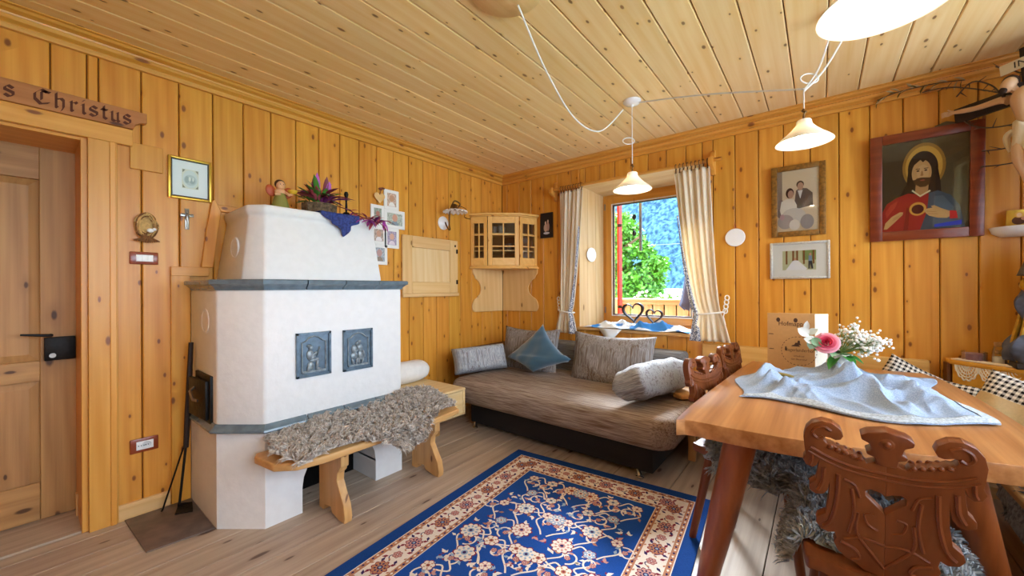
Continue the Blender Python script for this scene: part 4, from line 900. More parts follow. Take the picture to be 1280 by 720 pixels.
# white bolster on the box
def bol(u, v):
    a = 2*PI*u; t_ = (v-.5)*2; k = max(0., 1-abs(t_)**5)**.5; r = .088*k
    return (.125+r*1.1*math.cos(a)*(1+.03*math.sin(5*a+6*v)), -1.41+.26*t_, .479+r*math.sin(a)*(1+.02*math.sin(9*v+3*a)))
tag(MB().grid(bol, 28, 26, True).build('bolster_cushion', plain('white_cotton', 'e9e6e2', .9, .1, noise=.06, nscale=25., bump=.5), smooth=True), 'white cotton bolster lying on the pale box seat', 'cushion')
# ================================================================== sofa
def tweed(name, c1, c2, c3, ax):
    t = NT(name); s = [14., 14., 14.]; 
    for i in range(3): s[i] = 260. if i != ax else 9.
    a = t.n('TexNoise', Vector=t.coords(tuple(s), False), Scale=1., Detail=2.).outputs[0]
    s2 = [60. if i != ax else 3. for i in range(3)]; b = t.n('TexNoise', Vector=t.coords(tuple(s2), False), Scale=1., Detail=2.).outputs[0]
    c = t.mix(t.rng(a, .3, .7), srgb(c1), srgb(c2)); c = t.mix(t.rng(b, .5, .72), c, srgb(c3)); t.bump(a, .3, .003); return t.base(c, .85, .15)
seatm = tweed('striped_brown_tweed', '7a6658', 'a8988c', '6a5140', 0); cushm = tweed('striped_grey_tweed', '77706e', 'aaa6a6', '6e5c4e', 2); bolm = tweed('striped_blue_grey_tweed', '868a92', 'bcbec2', '80787a', 2)
sf = thing('sofa', 'brown striped tweed sofa bed with black base under the window', 'sofa', (1.15, -.55, 0))
blkf = plain('black_upholstery', '232124', .7, noise=.15, nscale=80.)
MB().box(.44, 1.95, -.95, -.12, .035, .235).build('base', blkf, sf, bevel=.012)
def seat(): # rounded mattress with softer front edge and right end
    m = MB(); X0, X1, Y0, Y1, Z0, Z1 = .30, 2.10, -1.085, -.15, .215, .405; r = .085; N = 10; prof = []
    def sup(a, e): return math.copysign(abs(math.cos(a))**e, math.cos(a)), math.copysign(abs(math.sin(a))**e, math.sin(a))
    rows = []
    for k in range(N+1):
        ph = -PI/2+PI*k/N; ins = r*(1-math.cos(ph)**.6); z = (Z0+Z1)/2+(Z1-Z0)/2*math.copysign(abs(math.sin(ph))**.8, math.sin(ph)); loop = []
        M_ = 16
        for cx_, cy_, a0 in ((X1-.14, Y1-.06, 0), (X0+.10, Y1-.06, PI/2), (X0+.10, Y0+.11, PI), (X1-.14, Y0+.14, 1.5*PI)):
            cr_ = {0: .06, PI/2: .06, PI: .10, 1.5*PI: .14}[a0]; rx = .14 if cx_ > 1 else .10; ry = .06 if a0 in (0, PI/2) else (.11 if cx_ < 1 else .14)
            for i in range(M_): 
                a = a0+PI/2*i/(M_-1); loop.append((cx_+(rx-ins)*math.cos(a), cy_+(ry-ins*1.1)*math.sin(a), z))
        rows.append(loop)
    n = len(rows[0]); vs = [p for l in rows for p in l]; fs = []
    for k in range(N):
        for i in range(n): fs.append((k*n+i, k*n+(i+1) % n, (k+1)*n+(i+1) % n, (k+1)*n+i))
    fs += [tuple(range(n-1, -1, -1)), tuple(N*n+i for i in range(n))]; return m.add(vs, fs)
seat().build('seat_mattress', seatm, sf, smooth=True, ang=60)
backm = tweed('striped_dark_tweed', '6a6560', '8c8a8a', '5a4e46', 0)
MB().box(.25, 1.93, -.20, -.03, .30, .655).build('backrest', backm, sf, bevel=.035, seg=4)
MB().box(.12, .30, -.80, -.05, .12, .60).build('armrest', plain('brown_velour', '5a3c24', .8), sf, bevel=.04, seg=4)
chrome = plain('chrome', 'c8c8c8', .15, .5, 1.)
for x_, y_ in ((1.86, -.925), (.49, -.925), (1.86, -.2), (.52, -.2)):
    MB().tube([(x_-.014, y_, .045), (x_, y_-.02, .03), (x_+.014, y_-.035, .009)], [.016, .014, .016], 8).ell((x_+.016, y_-.038, .0085), (.026, .018, .0085)).build('foot', chrome, sf, smooth=True)
def pillow(name, label, m, w, h, th, loc, rot, pinch=.07, n=26, sag=0., cat='cushion', pw=2.6):
    def side(sg):
        def f(u, v):
            a, b = 2*u-1, 2*v-1; k = max(0., (1-abs(a)**pw))**(.55 if pw < 3.5 else .42)*max(0., (1-abs(b)**pw))**.5
            x = w/2*a*(1-pinch*(1-b*b)*1.0*abs(a)**2); z = h/2*b*(1-pinch*(1-a*a)*abs(b)**2)
            wr = .004*math.sin(9*a+5*b)*k+.003*math.sin(17*a*b+2*a)*k
            return (x, sg*(th/2*k+wr), z-sag*(1-a*a)*(b > 0)*b)
        return f
    m_ = MB().grid(side(1), n, n); m_.grid(side(-1), n, n)
    o = m_.build(name, m, smooth=True, org=(0, 0, 0), ang=100)
    bm = bmesh.new(); bm.from_mesh(o.data); bmesh.ops.remove_doubles(bm, verts=bm.verts, dist=.0008); bmesh.ops.recalc_face_normals(bm, faces=bm.faces); bm.to_mesh(o.data); bm.free()
    o.location = loc; o.rotation_euler = rot; return tag(o, label, cat)
pillow('back_cushion', 'grey brown striped back cushion behind the blue cushion', cushm, .62, .42, .17, (.60, -.33, .575), (-.22, 0, .03), .05, sag=.02)
pillow('back_cushion', 'large grey striped back cushion against the sofa back between the blue cushion and the bolster', cushm, .70, .42, .18, (1.42, -.36, .575), (-.24, 0, -.02), .05, sag=.02)
vc = pillow('velvet_cushion', 'shiny petrol blue velvet cushion slumped on one corner against the back cushions', plain('petrol_velvet', '2f5a74', .38, .5, Sheen_Weight=.6), .44, .44, .13, (.815, -.53, .545), (-.40, 0, -.05), .12)
R_ = Ry(math.radians(42))
for v in vc.data.vertices:
    p_ = R_ @ v.co
    p_.x *= 1.12-.5*max(0, p_.z)
    if p_.z < 0: p_.z *= .40; p_.y -= .02*math.cos(p_.x*8)
    p_.z += .05*max(0, p_.x)*(1 if p_.z < .05 else .3)-.045*max(0, -p_.x)*(p_.z < .08); v.co = p_
pillow('arm_bolster', 'grey striped bolster at the sofa end by the corner cabinet', bolm, .50, .23, .19, (.35, -.74, .522), (-.35, -.04, PI/2-.45), .04, pw=5)
pillow('arm_bolster', 'plump blue grey striped bolster at the sofa end beside the bench', bolm, .64, .24, .22, (1.86, -.66, .542), (1.15, .02, math.radians(78)), .04, pw=5)
# ================================================================== corner bench round the table
cbn = thing('corner_bench', 'pine corner bench with low board backrest along the window wall', 'bench', (3, -.2, 0))
B('backrest_board', wood('bench_back_pine', 'e2b268', 'cf9648', 'X', '7a4418', .38, .3, .1), cbn, 2.02, 3.225, -.036, -.004, .565, .722, bevel=.006)
B('backrest_board', wood('bench_back_pine', 'e2b268', 'cf9648', 'X', '7a4418', .38, .3, .1), cbn, 2.02, 3.225, -.030, -.004, .42, .555, bevel=.006)
MB().prism([(1.965, -.10), (2.06, -.075), (3.25, -.03), (3.25, -.42), (2.6, -.42), (2.10, -.50), (2.02, -.60), (1.955, -.56)], 'xy', .412, .445).build('seat_board', BENCHW('X'), cbn, bevel=.008, seg=2)
MB().prism([(-.53, 0), (-.50, 0), (-.49, .04), (-.38, .05), (-.30, .03), (-.22, 0), (-.12, 0), (-.12, .385), (-.50, .385), (-.52, .30), (-.545, .22), (-.52, .12)], 'yz', 2.04, 2.085).build('leg', BENCHW('Z'), cbn, bevel=.004)
MB().prism([(-.40, 0), (-.12, 0), (-.12, .385), (-.40, .385), (-.37, .2)], 'yz', 2.9, 2.94).build('leg', BENCHW('Z'), cbn, bevel=.004)
B('seat_board', BENCHW('Y'), cbn, 3.27, 3.80, -2.1, -.44, .385, .42, bevel=.008)
MB().prism([(3.30, 0), (3.37, 0), (3.38, .06), (3.33, .14), (3.39, .22), (3.31, .30), (3.30, .385), (3.76, .385), (3.76, 0), (3.68, 0), (3.6, .05), (3.5, .05)], 'xz', -1.55, -1.51).build('leg', BENCHW('Z'), cbn, bevel=.004)
B('backrest_board', BENCHW('Y'), cbn, 3.795, 3.825, -2.1, -.3, .48, .722, bevel=.006)
# corner shelf box with doily
cs_ = thing('corner_shelf_box', 'yellow pine corner shelf box behind the checked cushion', 'shelf', (3.45, -.15, .42))
yp = wood('yellow_pine', 'e8ac3e', 'd08f2a', 'X', '7a4418', .36, .3, .1)
MB().prism([(3.29, -.012), (3.29, -.10), (3.55, -.33), (3.82, -.33), (3.82, -.012)], 'xy', .722, .745).build('top', yp, cs_, bevel=.003, seg=1)
MB().prism([(3.30, -.098), (3.555, -.322), (3.565, -.31), (3.31, -.086)], 'xy', .422, .722).build('front_panel', yp, cs_, bevel=.002, seg=1)
B('side_panel', plain('brown_edge', '6a3c18', .5), cs_, 3.282, 3.298, -.09, -.006, .422, .722)
lace = plain('cream_lace', 'efe6d2', .9, .1)
dl = thing('lace_doily', 'cream crocheted lace doily draped over the corner shelf edge', 'doily', (3.5, -.2, .745))
def doily(m):
    A_, B_ = Vector((3.315, -.105, 0)), Vector((3.60, -.345, 0)); d = (B_-A_).normalized(); n_ = Vector((d.y, -d.x, 0)); L_ = (B_-A_).length
    if n_.y > 0: n_ = -n_
    def S_(u, v): # v<0 on top, v>0 hanging
        p = A_+d*(L_*u)
        if v <= 0: q = p-n_*v+n_*0; q = p+n_*v*1.0; return Vector((q.x, q.y, .749))
        return Vector((p.x, p.y, .747))+n_*(.006+.02*v)+Vector((0, 0, -v))
    for k in range(4):
        uc = .12+.25*k
        for r_ in (.018, .034, .05, .064):
            m.tube([S_(uc+r_*1.7*math.cos(q), .012+r_*math.sin(q)*1.15) for q in [PI*j/18 for j in range(19)]], .0035, 5)
        for j in range(1, 10):
            q = PI*j/10; m.tube([S_(uc+.014*1.7*math.cos(q), .012+.016*math.sin(q)), S_(uc+.066*1.7*math.cos(q), .012+.075*math.sin(q))], .002, 4)
        m.tube([S_(uc+.074*1.7*math.cos(q), .012+.088*math.sin(q)+.005*math.cos(q*14)) for q in [PI*j/40 for j in range(41)]], .004, 5)
    for v in (-.05, -.035, -.02, -.005, .01):
        m.tube([S_(j/30, v+.003*math.cos(j*2)) for j in range(-2, 33)], .0035, 5)
    for j in range(31): m.tube([S_(j/30, -.05), S_(j/30, .012)], .002, 4)
    return m
doily(MB()).build('lacework', lace, dl, smooth=True)
cd_ = thing('candle_jar', 'pink scented candle in a glass jar on the corner shelf', 'candle', (3.40, -.09, .745))
MB().lathe([(0, 0), (.044, 0), (.046, .006), (.046, .040), (.0, .040)], (3.385, -.075, .7455), 20).build('wax', plain('pink_wax', 'b08088', .4), cd_, smooth=True)
MB().lathe([(.047, 0), (.048, .05), (.046, .05), (.0465, .001)], (3.385, -.075, .7455), 20).build('jar', GLASS, cd_, smooth=True)
sj = thing('keepsake_jar', 'little corked glass jar with white sand and dried flowers on the corner shelf', 'jar', (3.475, -.12, .745))
MB().lathe([(0, 0), (.026, 0), (.027, .035), (0, .037)], (3.465, -.115, .7455), 16).build('sand', plain('white_sand', 'efeae0', .9), sj, smooth=True)
MB().lathe([(.0275, 0), (.0285, .06), (.022, .085), (.022, .095)], (3.465, -.115, .7455), 16).build('glass', GLASS, sj, smooth=True)
MB().lathe([(0, .088), (.02, .088), (.022, .11), (0, .113)], (3.465, -.115, .7455), 14).ell((3.455, -.125, .805), .012, 8, 6).ell((3.476, -.12, .815), .010, 8, 6).build('dried_flowers', plain('cork', 'c09058', .9, noise=.4, nscale=90.), sj, smooth=True)
# madonna statue
md = thing('madonna_statue', 'carved polychrome wooden Madonna in gold and blue draped robes on the corner shelf', 'statue', (3.585, -.20, .745))
mx, my, mz = 3.595, -.20, .746; D = lambda dx, dy, dz: (mx+dx, my+dy, mz+dz)
B('plinth', plain('dark_plinth', '2c2018', .5), md, mx-.12, mx+.12, my-.09, my+.09, mz, mz+.03, bevel=.004)
def robe(u, v):
    a = 2*PI*u; r = (.115-.05*v+.02*math.sin(3*v*PI))*(1+.16*math.sin(7*a+4*v)+.07*math.sin(13*a-7*v)); return D(r*math.cos(a), r*.8*math.sin(a), .03+.36*v)
bluer = plain('slate_blue_robe', '565a6a', .45, noise=.5, nscale=30.); goldr = plain('gilded_robe', 'c89a30', .3, .6, .6, noise=.3, nscale=40.)
MB().grid(robe, 80, 24, True).build('robe', bluer, md, smooth=True)
m = MB()
for i in range(11):
    a = i*.571+.2; sw_ = .5*math.sin(i*2.1); R1 = (.12, .105, .085, .075)
    m.tube(catmull([D(R1[k]*math.cos(a+sw_*k*.3), R1[k]*.8*math.sin(a+sw_*k*.3), .035+.11*k+.02*math.sin(i)) for k in range(4)], 4), [.004+.006*math.sin(PI*j/12)*(1+.4*math.sin(i*1.7)) for j in range(13)], 7)
m.build('gold_folds', goldr, md, smooth=True)
def upper(u, v):
    a = 2*PI*u; r = (.075-.028*v)*(1+.1*math.sin(6*a+3*v)); return D(r*math.cos(a), r*.75*math.sin(a), .37+.13*v)
MB().grid(upper, 60, 10, True).build('bodice', plain('red_robe', '9a4a22', .45, noise=.3, nscale=30.), md, smooth=True)
MB().ell(D(.0, -.035, .545), (.034, .036, .043)).build('face', plain('carved_face', 'd8a878', .45), md, smooth=True)
MB().tube(catmull([D(-.06, -.02, .44), D(-.085, -.06, .40), D(-.05, -.10, .39), D(0, -.11, .41)], 5), .018, 8).build('arm', goldr, md, smooth=True)
def veil(u, v):
    a = -PI*.62+PI*1.24*u+PI/2; r = .056*math.sin(min(1, v*2.2)*PI/2)+.05*max(0, v-.45); r *= 1+.10*math.sin(9*a)*v; return D(r*math.cos(a)*1.05, -.015+r*math.sin(a), .602-.05*v-.14*max(0, v-.3))
MB().grid(veil, 50, 10).build('veil', plain('grey_gold_veil', '6a6258', .45, noise=.5, nscale=50.), md, smooth=True, solid=.004)
MB().ell(D(.0, -.005, .585), (.052, .05, .03)).build('head_cloth', plain('grey_gold_veil', '6a6258', .45, noise=.5, nscale=50.), md, smooth=True)
MB().ell(D(.035, -.10, .43), (.03, .03, .045)).ell(D(.035, -.105, .49), .024).build('child', plain('carved_face', 'd8a878', .45), md, smooth=True)
# small white wing shelf with icon
ws = thing('stone_shelf', 'small white stone shell shelf on the wall above the statue', 'shelf', (3.53, -.05, 1.43))
pts = catmull([(3.452, -.005, 0), (3.462, -.05, 0), (3.52, -.10, 0), (3.60, -.10, 0), (3.66, -.05, 0), (3.665, -.004, 0)], 6)
vs = [(p.x, p.y, 1.462) for p in pts]+[(3.555+(p.x-3.555)*.9, p.y*.8, 1.43) for p in pts]+[(3.555+(p.x-3.555)*.6, p.y*.4-.002, 1.41) for p in pts]; n = len(pts)
MB().add(vs, [tuple(range(n)), tuple(range(3*n-1, 2*n-1, -1))]+[(l*n+i, l*n+(i+1) % n, (l+1)*n+(i+1) % n, (l+1)*n+i) for l in range(2) for i in range(n)]).build('shelf', porc, ws, smooth=True)
ic = thing('icon_card', 'small gilt icon card of a saint standing on the white shelf', 'icon', (3.545, -.06, 1.463))
MB().obox((3.545, -.05, 1.505), (.085, .006, .082), Rx(.12)).build('panel', gold, ic, bevel=.001)
R_ = Rx(.12)
for i, (nm, hx_, el) in enumerate((('robe_print', '5a3420', (0, -.014, .024, .022)), ('halo_print', 'd8a850', (0, .016, .016, .016)), ('face_print', 'e0b890', (0, .014, .009, .011)), ('child_print', 'c08870', (.016, -.004, .010, .010)))):
    MB().add([Vector((3.545, -.05, 1.505))+R_ @ Vector((p, -.0036-.0004*i, q)) for p, q in circ(el[0], el[1], el[2], el[3], 14)], [tuple(range(14))]).build(nm, pp('icon%d' % i, hx_), ic)
# ================================================================== crucifix in the corner
cx_ = thing('corner_crucifix', 'large dark wooden crucifix with carved pale figure hung across the room corner', 'crucifix', (0, 0, 0))
dw = plain('dark_cross_wood', '33241c', .6, noise=.35, nscale=20., bump=.3)
MB().box(-.042, .042, 0, .03, -.50, .22).box(-.31, .31, .0, .03, -.035, .045).build('cross', dw, cx_, bevel=.003)
fl_ = plain('carved_limewood', 'd8b088', .5)
m = MB()
m.tube(catmull([(-.285, -.04, .02), (-.19, -.045, .0), (-.09, -.05, -.005), (-.055, -.055, -.02)], 4), [.008, .010, .012, .013, .013, .014, .015, .016, .018, .019, .02, .022, .024][:13], 8)
m.tube(catmull([(.285, -.04, .02), (.19, -.045, .0), (.09, -.05, -.005), (.055, -.055, -.02)], 4), [.008, .010, .012, .013, .013, .014, .015, .016, .018, .019, .02, .022, .024][:13], 8)
m.tube(catmull([(0, -.055, .02), (0, -.06, -.03), (.002, -.06, -.10), (.006, -.055, -.17), (.01, -.05, -.22)], 4), [.016, .024, .036, .043, .046, .046, .044, .041, .038, .035, .034, .035, .037, .038, .038, .036, .024], 12)
m.tube(catmull([(-.02, -.05, -.20), (-.02, -.085, -.31), (-.01, -.055, -.42), (-.005, -.05, -.47)], 4), [.034, .034, .032, .03, .028, .026, .024, .023, .023, .02, .016, .014, .012], 9)
m.tube(catmull([(.03, -.05, -.20), (.03, -.085, -.31), (.012, -.06, -.42), (.005, -.06, -.47)], 4), [.034, .034, .032, .03, .028, .026, .024, .023, .023, .02, .016, .014, .012], 9)
m.ell((-.035, -.085, .045), (.028, .03, .036), rot=Ry(.35)); m.tube([(-.015, -.06, 0), (-.03, -.08, .03)], .018, 8)
for sx_ in (-1, 1):
    m.ell((sx_*.296, -.038, .022), (.016, .007, .012))
    for k in range(4): m.tube([(sx_*.305, -.038, .030-.006*k), (sx_*.322, -.042, .036-.007*k), (sx_*.332, -.05, .034-.008*k)], [.004, .0035, .002], 5)
    m.tube([(sx_*.292, -.04, .03), (sx_*.302, -.05, .042)], .0035, 5)
m.build('corpus', fl_, cx_, smooth=True)
MB().ell((-.036, -.072, .058), (.030, .030, .033)).tube([(-.06, -.075, .04), (-.066, -.07, -.0)], [.012, .006], 6).tube([(-.01, -.07, .04), (-.004, -.065, -.0)], [.012, .006], 6).ell((-.045, -.107, .022), (.016, .01, .016)).build('hair', plain('dark_hair', '2e1c12', .6), cx_, smooth=True)
def loin(u, v):
    a = 2*PI*u; r = (.046+.012*v)*(1+.10*math.sin(6*a+3*v)); return (.006+r*1.05*math.cos(a), -.055+r*.85*math.sin(a), -.15-.13*v+.02*math.sin(a*2))
MB().grid(loin, 48, 8, True).build('loincloth', plain('ivory_cloth', 'e2d2b4', .6), cx_, smooth=True, solid=.003)
MB().tube(catmull([(-.05, -.06, -.17), (-.075, -.06, -.20), (-.065, -.065, -.27)], 4), [.010, .012, .014, .014, .013, .012, .010, .008, .005], 8).build('loincloth_knot', plain('ivory_cloth', 'e2d2b4', .6), cx_, smooth=True)
sg_ = MB().obox((-.0, -.02, .145), (.20, .008, .048), Ry(-.04)).build('title_board', plain('cream_board', 'e6dcc2', .6), cx_, bevel=.001)
tm = text_mb('INRI', .042); tm.v = [(p[0]*1.3, -.0255, p[1]+.130) for p in tm.v]; tm.build('letters', plain('black_paint', '181410', .4), sg_)
cx_.location = (3.54, -.272, 2.085); cx_.rotation_euler = (.10, .0, -PI/4)
# thorny twigs behind the crucifix
tw = thing('thorn_branches', 'dry thorny twigs twisted around the corner crucifix', 'twigs', (3.5, -.1, 2.0))
twm = plain('grey_twig', '5c4a3a', .8); rr = random.Random(31)
for pts in ([(3.20, -.04, 2.27), (3.30, -.07, 2.255), (3.42, -.12, 2.18), (3.52, -.2, 2.08), (3.6, -.28, 2.02)], [(3.34, -.05, 2.12), (3.36, -.08, 2.04), (3.42, -.10, 1.99), (3.5, -.15, 1.97), (3.6, -.2, 1.98)],
            [(3.46, -.10, 2.30), (3.50, -.16, 2.24), (3.53, -.22, 2.20), (3.60, -.28, 2.26)], [(3.42, -.05, 1.88), (3.5, -.08, 1.87), (3.6, -.12, 1.90)], [(3.40, -.04, 1.80), (3.5, -.06, 1.79), (3.62, -.1, 1.80)], [(3.33, -.05, 2.20), (3.38, -.09, 2.25), (3.44, -.12, 2.20), (3.47, -.14, 2.13)]):
    cp = catmull(pts, 6); MB().tube(cp, .0035, 5).build('twig', twm, tw, smooth=True)
    for j in range(2, len(cp), 3):
        q = cp[j]; e = q+Vector((rr.uniform(-1, 1), rr.uniform(-.6, .2), rr.uniform(-1, 1))).normalized()*rr.uniform(.02, .05)
        MB().tube([q, e], [.003, .0008], 4).build('thorn', twm, tw)
gl_ = thing('palm_garland', 'dry leafy palm twig tucked along the crown moulding', 'garland', (3.17, -.03, 2.30))
cp = catmull([(3.01, -.03, 2.285), (3.08, -.05, 2.298), (3.16, -.05, 2.302), (3.26, -.05, 2.30), (3.36, -.06, 2.28)], 6)
MB().tube(cp, .003, 5).build('stem', twm, gl_, smooth=True)
for j in range(1, len(cp)):
    m = MB(); leaf(m, cp[j], (-.6+rr.uniform(-.4, .4), rr.uniform(-.8, .2), rr.uniform(-1, .6)), (0, 0, 1), .055, .008, .2, 3); m.build('leaf', plain('dry_olive_leaf' if j % 2 else 'dry_pale_leaf', '6a5a28' if j % 2 else 'c8b48a', .7), gl_, smooth=True)
# ================================================================== pictures on the back wall
mah = wood('mahogany_frame', '8a3c1c', '6a2812', 'X', '3a1408', .3, 0., .1, coat=.2)
J = lambda n, h, p: ('painting', pp('paint_'+n, h), p)
ja = [J('bg', '4a3a26', rect(0, 1, 0, 1)), J('bg2', '5e5036', circ(.75, .55, .4, .6)), J('glow2', 'a87c34', circ(.50, .70, .25, .26, 28)), J('glow', 'd8a848', circ(.50, .70, .215, .225, 28)), J('hair', '33200f', circ(.49, .68, .175, .19, 28)),
      J('hair', '33200f', [(.32, .68), (.30, .52), (.22, .40), (.30, .36), (.42, .42), (.46, .62)]), J('hair', '33200f', [(.66, .68), (.69, .52), (.70, .40), (.62, .36), (.54, .44), (.52, .62)]),
      J('robe', 'a8241c', [(.0, .0), (.0, .22), (.06, .32), (.18, .38), (.32, .42), (.42, .40), (.62, .40), (.72, .36), (.80, .30), (.82, 0)]),
      J('robe2', '8c1a16', [(.26, 0), (.30, .26), (.34, .26), (.32, 0)]), J('robe3', 'c03828', [(.04, .22), (.10, .30), (.2, .35), (.16, .27), (.06, .16)]), J('mantle', '4c5660', [(.46, 0), (.54, .2), (.56, .40), (.66, .42), (.80, .36), (.90, .24), (.96, 0)]), J('mantle2', '5f6a74', [(.60, .02), (.62, .36), (.72, .36), (.84, .22), (.8, .02)]),
      J('neck', 'c09058', [(.41, .52), (.40, .42), (.47, .375), (.55, .43), (.56, .52)]), J('collar', 'e6d6a8', [(.36, .44), (.46, .365), (.58, .42), (.57, .435), (.46, .385), (.37, .455)]),
      J('face', 'd2a468', circ(.475, .63, .115, .145, 26)), J('cheek', 'dab078', circ(.49, .63, .07, .09)), J('beard', '5c3c1c', [(.375, .56), (.40, .56), (.42, .575), (.475, .58), (.53, .575), (.565, .57), (.585, .58), (.565, .50), (.52, .475), (.46, .475), (.40, .51)]), J('lip', 'a8543c', circ(.485, .548, .03, .008)),
      J('hairline', '33200f', [(.36, .66), (.38, .72), (.46, .775), (.49, .745), (.53, .775), (.58, .72), (.60, .66), (.61, .76), (.54, .82), (.44, .82), (.35, .76)]),
      J('eye', '2c1c10', circ(.432, .655, .018, .008)), J('eye', '2c1c10', circ(.522, .655, .018, .008)), J('brow', '402812', rect(.405, .455, .672, .68)), J('brow', '402812', rect(.50, .55, .672, .68)), J('nose', 'b07c48', [(.472, .65), (.46, .60), (.475, .594), (.495, .60), (.485, .65)]),
      J('halo3', 'e0a040', circ(.43, .235, .10, .075)), J('heart', '5a1410', circ(.43, .232, .072, .052)),
      J('hand', 'd2a468', [(.02, .03), (.04, .10), (.12, .17), (.22, .215), (.26, .21), (.25, .18), (.20, .14), (.14, .09), (.06, .03)]), J('finger', 'b8844c', [(.14, .15), (.25, .195), (.25, .19), (.14, .142)]), J('finger', 'b8844c', [(.13, .13), (.23, .17), (.23, .165), (.13, .122)]),
      J('hand', 'd2a468', [(.50, .22), (.52, .185), (.56, .15), (.66, .12), (.76, .11), (.80, .13), (.80, .18), (.70, .22), (.62, .26), (.58, .255), (.60, .235), (.54, .23)]), J('finger', 'b8844c', [(.53, .205), (.64, .19), (.64, .184), (.53, .199)]), J('finger', 'b8844c', [(.55, .175), (.66, .165), (.66, .159), (.55, .169)]),
      J('cuff', 'a8241c', [(.79, .10), (.79, .19), (.86, .18), (.88, .10)]), J('blue', '3038a0', [(.62, .02), (.62, .05), (.92, .08), (.92, .03)])]
p = picture('devotional_painting', 'mahogany framed painting of a bearded man in red robe with glowing heart', 2.975, 3.435, 1.425, 2.055, .055, mah, plain('black_edge', '241a16', .4), ja, (0, 1, 0, 1), 'B', .028, tilt=-.0, px_=.012)
p.rotation_euler = (.055, 0, 0)
brz = plain('bronze_frame', '9a6c2c', .4, .5, .4, noise=.5, nscale=60.)
wa = [('photo_print', pp('sepia', 'e6cfae'), rect(0, 1, 0, 1)), ('photo_print', pp('sepia2', '9a8474'), rect(0, .12, .3, 1)), ('photo_print', pp('foliage', '8a7a74'), circ(.08, .38, .12, .16)), ('photo_print', pp('suit', '6c5c58'), [(.42, .46), (.46, .66), (.55, .70), (.72, .68), (.85, .60), (.86, .40), (.5, .36)]), ('photo_print', pp('dress', 'efe4d4'), [(.06, .36), (.10, .50), (.22, .54), (.40, .53), (.48, .42), (.46, .30), (.1, .26)]),
      ('photo_print', pp('bhair', '4a2e26'), circ(.31, .63, .10, .085)), ('photo_print', pp('bface', 'c89a80'), circ(.33, .61, .07, .065)), ('photo_print', pp('bhair', '4a2e26'), circ(.56, .755, .09, .06)), ('photo_print', pp('bface', 'c89a80'), circ(.565, .725, .072, .065)), ('photo_print', pp('shirt', 'efe8e0'), [(.5, .66), (.56, .52), (.62, .66)]),
      ('photo_print', pp('veil1', 'd8ccc0'), circ(.4, .24, .3, .14)), ('photo_print', pp('bouq', 'b8a8a0'), circ(.2, .16, .2, .12)), ('photo_print', pp('bouq2', 'efe0d0'), circ(.42, .10, .13, .09)), ('photo_print', pp('bouq3', 'a89c98'), circ(.72, .14, .16, .12)), ('photo_print', pp('flw', 'c8a0a0'), circ(.12, .24, .06, .05))]
picture('wedding_portrait', 'bronze framed faded wedding portrait of a bride and groom', 2.468, 2.765, 1.495, 1.975, .035, brz, paper, wa, (0, 1, 0, 1), 'B', .022, px_=.004).rotation_euler = (.03, 0, 0)
sa = [('photo_print', pp('forest', 'c8c8a0'), rect(0, 1, 0, 1)), ('photo_print', pp('forest2', '8aa060'), rect(.6, 1, .5, 1))]
for u in (.1, .3, .42, .62, .9): sa.append(('photo_print', pp('trunk', '8a5a34'), rect(u, u+.055, .3, 1)))
sa += [('photo_print', pp('snowdress', 'f0eef0'), [(.1, .0), (.3, .45), (.36, .5), (.48, .48), (.75, .05), (.7, 0)]), ('photo_print', pp('bface', 'c89a80'), circ(.38, .56, .04, .07)), ('photo_print', pp('groomshirt', '8098b8'), rect(.78, .88, .45, .72)), ('photo_print', pp('groomtrouser', '38404c'), [(.78, .45), (.88, .45), (.92, .05), (.87, .05), (.84, .3), (.82, .05), (.77, .05)]), ('photo_print', pp('bface', 'c89a80'), circ(.83, .78, .035, .07))]
picture('forest_wedding_photo', 'silver white framed wedding photograph taken among forest trees', 2.458, 2.785, 1.205, 1.455, .016, plain('silver_white_frame', 'd2d0c8', .35, .5, .4, noise=.3, nscale=120.), paper, sa, (.19, .81, .2, .8), 'B', .016, px_=.004)
# ================================================================== dining table
tb = thing('dining_table', 'heavy live edge wooden dining table with splayed round legs', 'table', (2.78, -1.2, 0))
TZ = .70
ol = catmull([(2.345, -1.83, 0), (2.40, -1.872, 0), (2.70, -1.855, 0), (3.02, -1.76, 0), (3.19, -1.70, 0), (3.235, -1.62, 0), (3.24, -1.15, 0), (3.20, -.60, 0), (3.155, -.42, 0), (3.10, -.395, 0), (2.75, -.455, 0), (2.45, -.515, 0), (2.405, -.56, 0), (2.37, -1.1, 0)], 5, True)
MB().prism([(q.x, q.y) for q in ol], 'xy', TZ-.052, TZ).build('table_top', TABLEW('Y'), tb, bevel=.012, seg=3)
for (a, b) in (((2.525, -1.76, .655), (2.385, -1.66, .004)), ((3.03, -1.66, .655), (3.175, -1.50, .004)), ((2.56, -.70, .655), (2.46, -.62, .004)), ((3.02, -.62, .655), (3.12, -.56, .004))):
    MB().tube([a, tuple(a[i]*.5+b[i]*.5 for i in range(3)), b], [.050, .046, .034], 20).build('leg', wood('leg_wood', 'a45a2c', '7c3e1a', 'Z', '40200c', .3, .0, .1, coat=.15), tb, smooth=True)
B('apron', TABLEW('X'), tb, 2.50, 3.06, -1.66, -1.63, .60, .65); B('apron', TABLEW('X'), tb, 2.50, 3.06, -.72, -.69, .60, .65)
